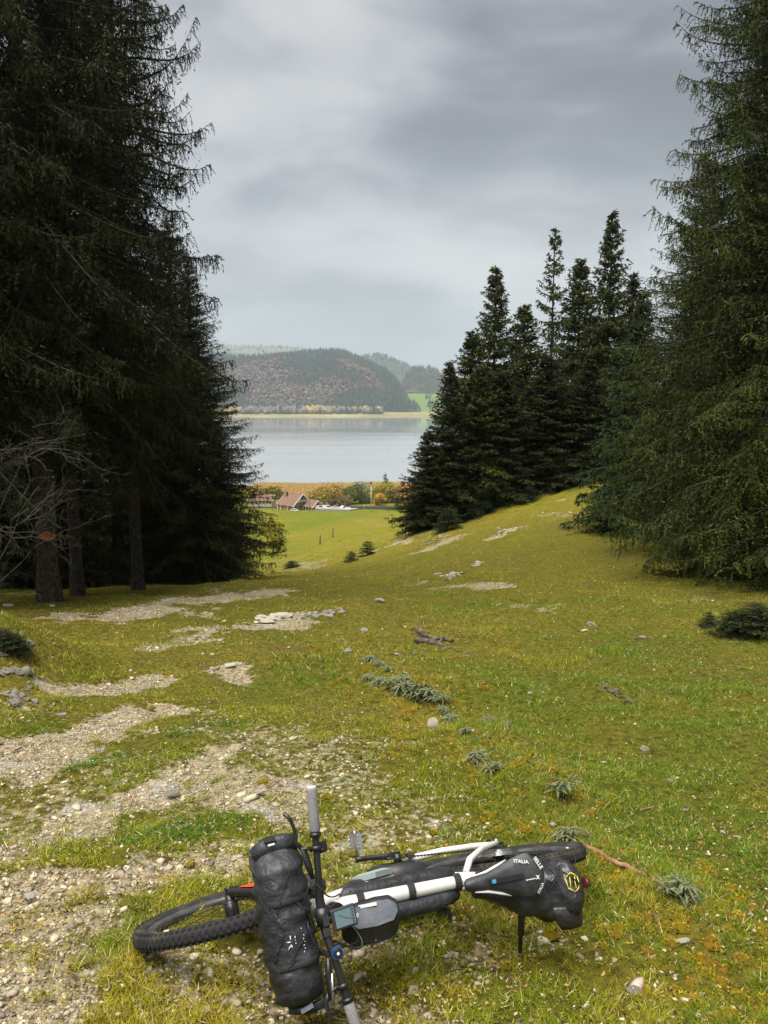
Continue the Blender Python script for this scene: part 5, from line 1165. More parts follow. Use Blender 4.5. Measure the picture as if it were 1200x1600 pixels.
def wheel(name, c, M, seed, cog=False):
    """wheel part: rim with tyre, tread, spokes, hub as sub-parts"""
    rim = MB(); c = Vector(c)
    rim.torus(c, .296, 0, seg=72, prof=[(.018, -.015), (.018, .015), (.006, .017), (-.010, .012), (-.014, 0), (-.010, -.012), (.006, -.017)])
    ro = rim.build(name, RIMM, bike, M)
    ty = MB(); pf = [(.000 + .031 * math.sin(a) + .034, .030 * math.cos(a) * (1.0 if math.sin(a) > 0 else .85)) for a in [math.radians(v) for v in range(-55, 236, 20)]]
    ty.torus(c, .302, 0, seg=84, prof=pf); ty.build('tyre', RUB, ro, M)
    kn = MB(); n = 92
    for i in range(n):
        a = 2 * math.pi * i / n
        for (dy, w, off) in ((-.024, .010, 0), (.024, .010, 0), (-.009, .011, .5), (.009, .011, .5)):
            aa = a + off * 2 * math.pi / n; rr = .302 + .0625 - (abs(dy) > .02) * .0085
            R = Matrix.Rotation(-aa, 3, 'Y') @ Matrix.Rotation((-1 if dy > 0 else 1) * (.55 if abs(dy) > .02 else 0), 3, 'Z')
            kn.box(c + Vector((rr * math.cos(aa), dy, rr * math.sin(aa))), (.0075, w * .85, .0105), Matrix.Rotation(-aa, 3, 'Y'))
    o = kn.build('tread_knobs', RUB, ro, M); o['kind'] = 'stuff'
    hb = MB(); hb.tube([c + Vector((0, -.055, 0)), c + Vector((0, -.034, 0)), c + Vector((0, -.03, 0)), c + Vector((0, .03, 0)), c + Vector((0, .034, 0)), c + Vector((0, .055, 0))], [.012, .016, .027, .027, .016, .012], 16); hb.build('hub', BLK, ro, M)
    for i in range(28):
        a = 2 * math.pi * i / 28; s = -1 if i % 2 else 1; b = a + (.55 if (i // 2) % 2 else -.55)
        sp = MB(); sp.tube([c + Vector((.026 * math.cos(b), s * .028, .026 * math.sin(b))), c + Vector((.284 * math.cos(a), s * .004, .284 * math.sin(a)))], .0013, 4, cap=False); sp.build('spoke', BLK, ro, M)
    dk = MB(); dk.torus(c + Vector((0, .042, 0)), .074, 0, seg=36, prof=[(.016, -.001), (.016, .001), (-.016, .001), (-.016, -.001)]); dk.build('brake_disc', SILV, ro, M)
    vr = MB(); a = 2.6 if not cog else 2.3; vr.tube([c + Vector((.284 * math.cos(a), 0, .284 * math.sin(a))), c + Vector((.245 * math.cos(a), 0, .245 * math.sin(a)))], .003, 6); vr.build('valve', BLK, ro, M)
    if cog:
        cg = MB()
        for k in range(9):
            cg.torus(c + Vector((0, -.030 - k * .0036, 0)), .078 - k * .0070, 0, seg=40, prof=[(.0, -.0009), (.0, .0009), (-.012, .0009), (-.012, -.0009)])
        cg.build('cassette', SILV, ro, M)
    return ro
front = wheel('front_wheel', FH, SM, 1); rear = wheel('rear_wheel', (0, 0, 0), None, 2, True)
mk = MB(); mk.box(FH + Vector((.285 * math.cos(.55), -.0165, .285 * math.sin(.55))), (.018, .004, .012)); mk.build('rim_reflector', WDEC, front, SM)
mk = MB(); mk.box(Vector((.292 * math.cos(2.75), -.0175, .292 * math.sin(2.75))), (.034, .003, .010), Matrix.Rotation(-2.75, 3, 'Y') @ Matrix.Rotation(1.57, 3, 'Y')); mk.build('rim_sticker', WDEC, rear)

def P(mb, name, m, par=bike, M=None): return mb.build(name, m, par, M)
# frame
b = MB(); b.tube([(.885, 0, .475), (.845, 0, .592)], [.030, .027], 16); P(b, 'head_tube', WFR)
b = MB(); b.tube([(.862, 0, .555), (.78, 0, .545), (.55, 0, .50), (.30, 0, .452), (.262, 0, .448)], [.026, .027, .024, .021, .020], 14); P(b, 'top_tube', WFR)
b = MB(); b.tube([(.878, 0, .50), (.80, 0, .42), (.62, 0, .19), (.48, 0, .02)], [.031, .037, .040, .038], 16, flat=1.15); P(b, 'down_tube', WFR)
b = MB()
for i, (x, z, r, f) in enumerate(((.80, .395, .02, 1),)): pass
b.tube([(.775, -.012, .375), (.70, -.016, .28), (.56, -.018, .095), (.50, -.015, .03)], [.028, .034, .034, .025], 12); P(b, 'battery_cover', BLK2)
b = MB(); V = [(.70, -.056, .275), (.66, -.058, .205), (.53, -.056, .055), (.50, -.054, .10), (.60, -.060, .235)]; b.add(V + [(x, y + .02, z) for x, y, z in V], [(4, 3, 2, 1, 0), (5, 6, 7, 8, 9)] + [(i, (i + 1) % 5, 5 + (i + 1) % 5, 5 + i) for i in range(5)]); P(b, 'aqua_panel', AQUA)
b = MB(); b.tube([(.43, 0, .0), (.36, 0, .20), (.262, 0, .475)], [.022, .020, .020], 14); P(b, 'seat_tube', WFR)
b = MB()   # motor unit
rings = []
for yy, s in ((-.062, .72), (-.052, .95), (-.03, 1.05), (.03, 1.05), (.055, .9)):
    rings.append([Vector((.46 + .105 * s * math.cos(a) * (1 + .18 * math.cos(2 * a + .6)), yy, .005 + .082 * s * math.sin(a))) for a in [2 * math.pi * k / 24 for k in range(24)]])
b.loft(rings); P(b, 'motor_unit', BLK2)
b = MB(); b.tube([(.41, -.065, -.005), (.25, -.078, -.004), (.10, -.076, .0), (.0, -.070, .0)], [.016, .013, .012, .010], 10); P(b, 'chainstay', WFR)
b = MB(); b.tube([(.41, .065, -.005), (.25, .074, -.004), (.10, .072, .0), (.0, .070, .0)], [.016, .013, .012, .010], 10); P(b, 'chainstay', WFR)
for s in (-1, 1):
    b = MB(); b.tube([(.292, s * .018, .385), (.255, s * .055, .345), (.13, s * .072, .155), (.03, s * .076, .04), (.0, s * .072, .012)], [.012, .013, .0115, .010, .011], 10); P(b, 'seatstay', WFR)
    b = MB(); b.box((.0, s * .070, .0), (.045, .012, .05)); P(b, 'dropout', BLK)
b = MB(); b.tube([(.0, -.09, .0), (.0, .09, .0)], .007, 8); P(b, 'rear_axle', SILV)
# drivetrain
b = MB(); b.torus((.44, -.082, -.02), .066, 0, seg=34, prof=[(.004, -.0012), (.004, .0012), (-.020, .0012), (-.020, -.0012)]); 
for k in range(34):
    a = 2 * math.pi * k / 34; b.box((.44 + .071 * math.cos(a), -.082, -.02 + .071 * math.sin(a)), (.006, .002, .005), Matrix.Rotation(-a, 3, 'Y'))
for k in range(4):
    a = 2 * math.pi * k / 4 + .4; b.tube([(.44, -.082, -.02), (.44 + .055 * math.cos(a), -.082, -.02 + .055 * math.sin(a))], .006, 5)
P(b, 'chainring', BLK)
def chain():
    b = MB(); pts = []
    for k in range(60):                       # upper run, round the cassette, lower run via the derailleur, round the chainring
        t = k / 59; pts.append((.44 + (0 - .44) * t, -.082 + .026 * t, .048 + (.036 - .048) * t))
    for k in range(1, 9): a = math.pi / 2 + k / 9 * math.pi * .9; pts.append((.040 * math.cos(a), -.056, .040 * math.sin(a)))
    for k in range(14): t = k / 13; pts.append((-.01 + .045 * t, -.056, -.045 - .11 * t))
    for k in range(50): t = k / 49; pts.append((.05 + (.44 - .05) * t, -.060 - .022 * t, -.150 + (.062) * t))
    for k in range(1, 9): a = -math.pi / 2 + k / 9 * math.pi; pts.append((.44 + .070 * math.cos(a), -.082, -.02 + .070 * math.sin(a)))
    for i in range(len(pts) - 1):
        p = Vector(pts[i]); q = Vector(pts[i + 1]); m_ = (p + q) / 2; d = q - p; a = math.atan2(d.z, d.x); w = .0075 if i % 2 else .0045
        b.box(m_, (d.length * 1.02, w, .0085 if i % 2 else .006), Matrix.Rotation(-a, 3, 'Y'))
    o = P(b, 'chain', mat('chain_steel', (0.10, 0.095, 0.085), (0.03, 0.028, 0.025), .4, 90, metal=.7)); o['kind'] = 'stuff'
chain()
b = MB(); b.tube([(-.005, -.075, -.03), (.01, -.078, -.075)], [.014, .010], 8); b.tube([(.012, -.064, -.08), (.045, -.064, -.155)], [.008, .008], 8); b.torus((.014, -.058, -.085), .019, .004, seg=16, ps=5); b.torus((.048, -.058, -.150), .019, .004, seg=16, ps=5); P(b, 'derailleur', BLK)
def crank(s, ang, label=None):
    c = Vector((.44, s * .085, -.02)); d = Vector((math.cos(ang), 0, math.sin(ang))); e = c + d * .17 + Vector((0, s * .012, 0)); b = MB()
    b.tube([c - d * .012, c + d * .05 + Vector((0, s * .006, 0)), e - d * .02, e + d * .008], [.017, .011, .0095, .013], 10, flat=.75); b.tube([c - Vector((0, s * .03, 0)), c + Vector((0, s * .010, 0))], .017, 12); o = P(b, 'crank_arm', BLK)
    q = MB(); q.tube([e, e + Vector((0, s * .112, 0))], [.0065, .0055], 8); P(q, 'pedal_axle', SILV, o)
    m_ = e + Vector((0, s * .070, 0)); pd = MB(); Rr = Matrix.Rotation(1.15, 3, 'Y')
    for (cx, cy, sx, sy) in ((-.030, 0, .009, .054), (.030, 0, .009, .054), (0, -.027, .060, .009), (0, .027, .060, .009), (0, 0, .016, .054)):
        pd.box(m_ + Rr @ Vector((cx, cy * 1.0, 0)), (sx, sy, .014), Rr)
    for cx in (-.030, .030):
        for cy in (-.022, -.008, .008, .022): 
            p0 = m_ + Rr @ Vector((cx, cy, 0)); pd.tube([p0 - Rr @ Vector((0, 0, .011)), p0 + Rr @ Vector((0, 0, .011))], .0018, 5)
    P(pd, 'pedal', SILV if s < 0 else BLK2, o)
crank(-1, .02); crank(1, math.pi + .02)
# fork and front end
for s in (-1, 1):
    b = MB(); T0 = Vector((HX + .043, s * .062, HZ - .055)); D0 = FH + Vector((-.015, s * .062, 0))
    b.tube([T0, T0.lerp(D0, .42)], .0175, 12); o = P(b, 'fork_stanchion', SILV if False else BLK, bike, SM)
    b = MB(); b.tube([T0.lerp(D0, .38), T0.lerp(D0, .42), T0.lerp(D0, .85), D0 + Vector((.004, 0, .01)), D0 + Vector((.016, 0, -.012))], [.022, .0235, .0225, .020, .017], 14); o = P(b, 'fork_leg', BLK, bike, SM)
    if s < 0:
        ax = (D0 - T0).normalized(); up = Vector((0, -1, 0)); sd_ = ax.cross(up).normalized(); dd = MB()
        for k in range(6):
            p0 = T0.lerp(D0, .60 + k * .035) + up * .0238
            a, c_ = p0 - sd_ * .019 + ax * .004 - up * .003, p0 + sd_ * .019 - ax * .014 - up * .003
            w = ax * .0085; dd.add([a - w, a + w, c_ + w, c_ - w, a - w + up * .0012, a + w + up * .0012, c_ + w + up * .0012, c_ - w + up * .0012], [(0, 1, 2, 3), (7, 6, 5, 4), (0, 4, 5, 1), (1, 5, 6, 2), (2, 6, 7, 3), (3, 7, 4, 0)])
            for q in (-1, 1): pass
        P(dd, 'orange_decal', ORNG, o, SM)
b = MB(); b.tube([FH + Vector((0, -.078, 0)), FH + Vector((0, .078, 0))], .008, 10); b.tube([FH + Vector((0, -.082, 0)), FH + Vector((0, -.07, 0))], .015, 10); P(b, 'front_axle', BLK, bike, SM)
b = MB(); b.tube([FH + Vector((-.0, -.055, 0)), FH + Vector((0, -.0, 0))], .019, 12); P(b, 'hub_shell', BLK, bike, SM)
b = MB(); b.box((HX + .035, 0, HZ - .045), (.045, .16, .04), Matrix.Rotation(-.4, 3, 'Y')); b.tube([(HX + .02, 0, HZ - .03), (HX, 0, HZ)], .024, 12); P(b, 'fork_crown', BLK, bike, SM)
A0 = T0.lerp(D0, .40); b = MB(); b.tube([A0 + Vector((.02, -.062 - .062 + .062, 0)), A0 + Vector((.035, -.045 - .06, .05)), A0 + Vector((.035, -.02 - .06, .05)), A0 + Vector((.02, 0, 0))], .009, 8); 
P(b, 'fork_arch', BLK, bike, SM)
SB = Vector((.838, 0, .628))         # steerer top
BC = Vector((.885, 0, .655))         # bar clamp centre
b = MB(); b.tube([(HX - .042, 0, HZ + .098), SB + Vector((-.006, 0, .014))], .023, 14); P(b, 'headset_spacers', BLK, bike, SM)
b = MB(); b.tube([SB, BC], [.019, .021], 12); b.tube([BC + Vector((0, -.026, 0)), BC + Vector((0, .026, 0))], .024, 14); P(b, 'stem', BLK, bike, SM)
def barp(y):
    a = abs(y); return Vector((BC.x - max(0, a - .05) * .115, y, BC.z + .018 * smooth(.04, .13, np.array(a)).item() + max(0, a - .12) * .06))
b = MB(); ysl = np.linspace(-.375, .375, 31); b.tube([barp(y) for y in ysl], [.0158 - .0045 * min(1, max(0, abs(y) - .03) / .08) for y in ysl], 14); P(b, 'handlebar', BLK, bike, SM)
for s in (-1, 1):
    b = MB(); yy = [s * v for v in (.250, .256, .30, .34, .378, .386)]; b.tube([barp(v) for v in yy], [.0150, .0175, .0172, .0172, .0178, .0165], 16); P(b, 'grip', GRIP, bike, SM)
    b = MB(); b.tube([barp(s * .384), barp(s * .392)], [.0165, .014], 14); P(b, 'bar_end_cap', WDEC if s < 0 else GRIP, bike, SM)
    b = MB(); b.tube([barp(s * .236), barp(s * .249)], .0185, 14); b.tube([barp(s * .195), barp(s * .21)], .017, 14); P(b, 'clamp_ring', BLK, bike, SM)
    # brake lever
    p0 = barp(s * .200); b = MB(); b.tube([p0 + Vector((.012, 0, -.004)), p0 + Vector((.040, s * .012, -.012)), p0 + Vector((.034, -s * .04, -.012)), p0 + Vector((.028, -s * .085, -.008))], [.010, .013, .012, .006], 8); o = P(b, 'brake_lever', BLK, bike, SM)
    b = MB(); b.tube([p0 + Vector((.040, s * .005, -.012)), p0 + Vector((.060, s * .035, -.014)), p0 + Vector((.056, s * .07, -.012)), p0 + Vector((.062, s * .105, -.012)), p0 + Vector((.080, s * .130, -.012))], [.008, .0065, .006, .006, .0075], 8, flat=.8); P(b, 'lever_blade', BLK, o, SM)
b = MB(); p0 = barp(-.19); b.tube([p0 + Vector((-.01, 0, -.012)), p0 + Vector((-.030, .0, -.02)), p0 + Vector((-.036, -.03, -.018))], [.010, .012, .006], 8); b.box(p0 + Vector((-.02, -.012, -.018)), (.03, .026, .02)); P(b, 'shifter', BLK, bike, SM)
b = MB(); p0 = barp(.17); b.tube([p0 + Vector((.022, -.01, .0)), p0 + Vector((.036, .075, -.004))], [.0035, .0062], 8); P(b, 'silver_lever', SILV, bike, SM)
b = MB(); p0 = barp(.108) + Vector((-.012, 0, .018)); b.tube([p0 - Vector((0, 0, .012)), p0 + Vector((0, 0, .004))], .0185, 20); o = P(b, 'bell', BLUE, bike, SM)
b2 = MB(); b2.tube([p0 + Vector((0, 0, .004)), p0 + Vector((0, 0, .009))], [.0155, .013], 20); P(b2, 'bell_cap', BLK, o, SM)
b2 = MB(); b2.tube([p0 + Vector((0, 0, .009)), p0 + Vector((0, 0, .011))], .0045, 12); P(b2, 'bell_dot', WDEC, o, SM)
# display computer
DC = Vector((.822, .020, .668)); DR = Matrix.Rotation(-.10, 3, 'Y')
b = MB(); b.box(DC, (.082, .064, .014), DR); o = P(b, 'display', BLK2, bike, SM)
md = o.modifiers.new('bevel', 'BEVEL'); md.width = .005; md.segments = 3
scr = MB(); scr.box(DC + DR @ Vector((-.002, 0, .0078)), (.066, .048, .0012), DR); P(scr, 'screen', mat('lcd', (0.10, 0.155, 0.17), (0.12, 0.18, 0.195), .25, 8), o, SM)
ln = MB(); pts = [(-.030, -.012), (-.022, -.010), (-.014, -.004), (-.004, -.001), (.004, .004), (.012, .010), (.020, .011)]
for i in range(len(pts) - 1):
    a = DC + DR @ Vector((pts[i][0], -pts[i][1], .0088)); c_ = DC + DR @ Vector((pts[i + 1][0], -pts[i + 1][1], .0088)); ln.tube([a, c_], .0007, 4)
for k in range(5): ln.box(DC + DR @ Vector((-.029, -.018 + k * .009, .0088)), (.004, .005, .0006), DR)
ln.box(DC + DR @ Vector((-.0245, 0, .0088)), (.0006, .046, .0006), DR)
P(ln, 'screen_lines', BLK, o, SM)
b = MB(); b.box(BC + Vector((-.004, .012, .022)), (.020, .030, .005)); b.tube([BC + Vector((-.005, .01, .02)), DC + Vector((.03, -.01, -.008))], .006, 6); P(b, 'display_mount', BLK2, bike, SM)
b = MB(); b.box(BC + Vector((.0, .045, .014)), (.022, .024, .016)); P(b, 'clamp', BLK2, bike, SM)
# cables
def cable(pts, nm='cable', r=.0024, m=BLK, M=SM):
    pts = [Vector(p) for p in pts]; Q = []
    for i in range(len(pts) - 1):
        p0 = pts[max(i - 1, 0)]; p1 = pts[i]; p2 = pts[i + 1]; p3 = pts[min(i + 2, len(pts) - 1)]
        for k in range(8):
            t = k / 8; Q.append(.5 * (2 * p1 + (p2 - p0) * t + (2 * p0 - 5 * p1 + 4 * p2 - p3) * t * t + (3 * p1 - p0 - 3 * p2 + p3) * t ** 3))
    Q.append(pts[-1]); b = MB(); b.tube(Q, r, 6); return P(b, nm, m, bike, M)
cable([barp(.115) + Vector((.02, 0, 0)), BC + Vector((.045, .06, .02)), BC + Vector((.05, .0, .0)), (.90, -.03, .56)])
cable([barp(-.115) + Vector((.02, 0, 0)), BC + Vector((.055, -.05, .01)), BC + Vector((.05, .02, -.02)), (.90, .03, .54)])
cable([barp(.07) + Vector((-.01, 0, .01)), (.80, .12, .66), (.775, .105, .64), (.80, .05, .60), (.84, .03, .57)], r=.0034)
cable([barp(.10) + Vector((-.01, 0, 0)), (.785, .105, .63), (.79, .06, .58), (.85, .03, .54)])
cable([barp(-.10) + Vector((.01, 0, .015)), BC + Vector((-.02, -.06, .03)), (.83, -.035, .60), (.80, -.03, .55)])
cable([barp(.30) + Vector((.0, 0, -.0)), barp(.24) + Vector((.055, .03, -.02)), barp(.16) + Vector((.05, 0, -.02)), barp(.06) + Vector((.04, 0, -.02))], r=.002)
# saddle
b = MB(); b.tube([(.262, 0, .45), (.240, 0, .515), (.222, 0, .565)], .0155, 12); P(b, 'seatpost', BLK)
b = MB(); b.tube([(.268, 0, .455), (.262, 0, .478)], .024, 14); P(b, 'seat_clamp', BLK)
def saddle():
    rings = []; prof = [(.385, .010, .010, .628), (.375, .020, .018, .632), (.34, .026, .024, .634), (.29, .032, .026, .633), (.24, .046, .026, .632), (.20, .060, .026, .635), (.16, .070, .026, .641), (.125, .072, .024, .646), (.105, .062, .018, .648), (.098, .045, .010, .648)]
    n = 20
    for x, hw, th, z in prof:
        r = []
        for k in range(n):
            a = 2 * math.pi * k / n; yy = math.cos(a); zz = math.sin(a)
            zc_ = (zz * (.012 if zz > 0 else 1.0) * th) - (abs(yy) ** 2.2) * th * .9 + (-.006 if abs(yy) < .35 and zz > 0 and .14 < x < .33 else 0)
            r.append(Vector((x + (.020 * yy * yy if x < .13 else 0), yy * hw, z + zc_)))
        rings.append(r)
    b = MB(); b.loft(rings); o = P(b, 'saddle', mat('saddle_cover', (0.016, 0.016, 0.018), (0.035, 0.036, 0.04), .5, 25, bump=.15, bscale=120))
    s = MB(); s.box((.235, 0, .6335), (.13, .016, .005)); P(s, 'saddle_groove', BLK, o)
    s = MB(); s.box((.283, .0, .6375), (.014, .012, .003)); P(s, 'blue_mark', CYAN, o)
    for sg in (-1, 1):
        s = MB(); s.tube([(.350, sg * .0250, .619), (.30, sg * .031, .617), (.25, sg * .0450, .611), (.215, sg * .0575, .607)], [.002, .0048, .0048, .0015], 6, flat=.6); P(s, 'white_stripe', WDEC, o)
        s = MB(); s.tube([(.345, sg * .010, .60), (.30, sg * .022, .585), (.22, sg * .022, .582), (.14, sg * .024, .60), (.12, sg * .025, .615)], .0035, 8); P(s, 'saddle_rail', SILV, o)
    return o
SAD = saddle()
def text(s, size, M, m, par, name='lettering', ext=.0006, bold=.0):
    cu = bpy.data.curves.new(name, 'FONT'); cu.body = s; cu.size = size; cu.extrude = ext; cu.offset = bold; cu.align_x = 'CENTER'; cu.align_y = 'CENTER'; cu.resolution_u = 3
    t = bpy.data.objects.new('tmp', cu); C.objects.link(t); dg = bpy.context.evaluated_depsgraph_get(); me = bpy.data.meshes.new_from_object(t.evaluated_get(dg)); bpy.data.objects.remove(t); bpy.data.curves.remove(cu)
    me.transform(M); o = link(name, me, par); me.materials.clear(); me.materials.append(m); return o
def basis(o, x, y):
    x = Vector(x).normalized(); y = Vector(y); y = (y - x * y.dot(x)).normalized(); z = x.cross(y); o = Vector(o)
    return Matrix(((x.x, y.x, z.x, o.x), (x.y, y.y, z.y, o.y), (x.z, y.z, z.z, o.z), (0, 0, 0, 1)))
# seen from behind the bike the words run along the saddle's rear corners
text('ITALIA', .019, basis((.172, -.046, .6385), (-.85, .18, .02), (.18, -.85, -.55)), WDEC, SAD)
text('SELLE', .018, basis((.116, -.034, .6525), (-.45, .85, .0), (-.85, -.45, -.1)), WDEC, SAD, bold=.0004)
text('X', .016, basis((.128, .010, .6555), (-1, .1, .05), (0, -1, 0)), WDEC, SAD, bold=.0008)
s = MB(); s.box((.150, .012, .6535), (.028, .0025, .001)); s.box((.168, .0125, .652), (.006, .0035, .001)); P(s, 'print_line', WDEC, SAD)
text('ITALIA', .013, basis((.118, .046, .6425), (-.55, -.80, .20), (.55, -.6, -.2)), WDEC, SAD)
# left crank side fittings below the tube
b = MB(); b.box((.42, .06, .40), (.05, .02, .012)); b.tube([(.40, .05, .40), (.40, .085, .395)], .006, 6); P(b, 'bottle_mount', BLK)

# ------------------------------------------------------------------ bags strapped to the bike (things of their own)
from mathutils import noise as mn
def fold(p, s, a, seed=0.0):
    v = mn.noise(Vector((p[0] * s + seed, p[1] * s * .8, p[2] * s))); w = mn.noise(Vector((p[0] * s * 2.3, p[1] * s * 2.1 + seed, p[2] * s * 2.3)))
    return a * (v + .45 * (1 - abs(w) * 3))
# handlebar bag
def handlebar_bag():
    t = empty('handlebar_bag', (0, 0, 0), 'black roll top dry bag strapped in front of the handlebar', 'bag', None, BM @ SM)
    cx, cz = BC.x + .100, BC.z - .055; rings = []; n = 40
    ysl = np.linspace(-.232, .235, 60)
    for y in ysl:
        u = (y + .232) / .467; r = []; e = min(1, (u / .07) ** .5 if u < .07 else 1, ((1 - u) / .06) ** .5 if u > .94 else 1)
        R = (.073 + .012 * math.sin(u * 3.1)) * (.35 + .65 * e); fl = 1 - .55 * smooth(.86, 1.0, np.array(1 - u)).item() * 1.0
        fl2 = 1 - .35 * smooth(.90, 1.0, np.array(u)).item()
        for k in range(n):
            a = 2 * math.pi * k / n; x_, z_ = math.cos(a) * R, math.sin(a) * R * fl * fl2
            f = fold((x_, y, z_), 14, .0075) * e + .004 * math.sin(y * 95 + math.sin(a * 2) * 2.2) * (math.cos(a * 2 + 1) > -.2) * e
            k2 = 1 + f / max(R, .03); r.append(Vector((cx + x_ * k2 + .015 * math.sin(u * 3), y, cz + z_ * k2)))
        rings.append(r)
    b = MB(); b.loft(rings); b.build('bag_body', BAGM, t)
    # rolled closure at the upper (right-hand) end, plus buckle
    b = MB(); b.tube([(cx - .070, -.228, cz + .012), (cx - .02, -.240, cz + .008), (cx + .03, -.240, cz + .004), (cx + .080, -.222, cz - .004)], [.024, .030, .030, .022], 12, flat=.75); b.build('rolled_closure', BAGM, t)
    b = MB(); b.tube([(cx + .080, -.222, cz + .0), (cx + .088, -.19, cz + .018), (cx + .070, -.15, cz + .050)], [.012, .010, .004], 8, flat=.4); b.build('closure_strap', WEB, t)
    b = MB(); b.box((cx + .02, -.262, cz + .030), (.036, .014, .022)); b.box((cx + .02, -.270, cz + .034), (.022, .004, .014)); b.build('buckle', BLK2, t)
    b = MB(); b.box((cx + .018, -.246, cz + .043), (.022, .006, .003)); b.build('buckle_tag', WDEC, t)
    b = MB(); b.tube([(cx + .05, .236, cz), (cx, .250, cz + .01), (cx - .05, .248, cz + .012), (cx - .09, .225, cz + .02), (cx - .095, .18, cz + .03)], [.013, .015, .014, .012, .009], 10, flat=.6); b.build('rolled_closure', BAGM, t)
    b = MB(); b.box((cx + .0, .236, cz + .050), (.040, .012, .010), Matrix.Rotation(.2, 3, 'Z')); b.build('strap_end', HALO, t)
    def surf(y, a, lift=.003):
        u = (y + .232) / .467; i = int(np.clip(u * 59, 0, 58)); k = int(round(a / (2 * math.pi) * n)) % n; p = rings[i][k]; c = Vector((cx, y, cz)); d = (p - c); d.y = 0; return p + d.normalized() * lift
    for (y0, a0, y1, a1) in ((-.10, .6, .01, 1.45), (.01, 1.45, .09, .8), (.09, .8, .10, .5), (-.06, 2.1, .05, 2.9), (.03, 2.2, .12, 1.2), (-.16, 1.9, -.04, 1.2), (.03, 2.6, .10, 3.2)):
        b = MB(); b.tube([surf(y0 + (y1 - y0) * k / 10, a0 + (a1 - a0) * k / 10) for k in range(11)], .0022, 6); b.build('elastic_cord', WEB, t)
    for y in (-.07, .11):
        b = MB(); b.tube([surf(y, 1.0 + k * .22, .002) for k in range(12)] + [BC + Vector((-.005, y, .02))], .009, 8, flat=.25); b.build('bar_strap', WEB, t)
    # white splash emblem made of strokes
    em = [((math.cos(a) * r0, math.sin(a) * r0), (math.cos(a) * r1, math.sin(a) * r1)) for a, r0, r1 in ((.3, .006, .013), (1.1, .007, .017), (1.5, .008, .018), (2.0, .007, .016), (2.8, .006, .012), (3.7, .006, .013), (4.6, .007, .014), (5.4, .006, .021))]
    yc, ac = .040, 1.62
    for (p, q) in em:
        b = MB(); A_ = surf(yc - p[1] * 1.0, ac - p[0] / .085, .0022); B_ = surf(yc - q[1], ac - q[0] / .085, .0022)
        A_.y = yc - p[1] * 1.1; B_.y = yc - q[1] * 1.1; b.tube([A_, (A_ + B_) / 2, B_], [.0007, .0019, .0007], 6, flat=.6); b.build('emblem_stroke', WDEC, t)
    for k in range(8):
        b = MB(); y = .010 + k * .0095; a_ = 1.98 + .01 * k; p = surf(y, a_, .0022); p.y = y; b.tube([p, p + Vector((.004 if k % 2 else -.002, .003, .001))], .0012, 5); b.build('letter_stroke', WDEC, t)
handlebar_bag()

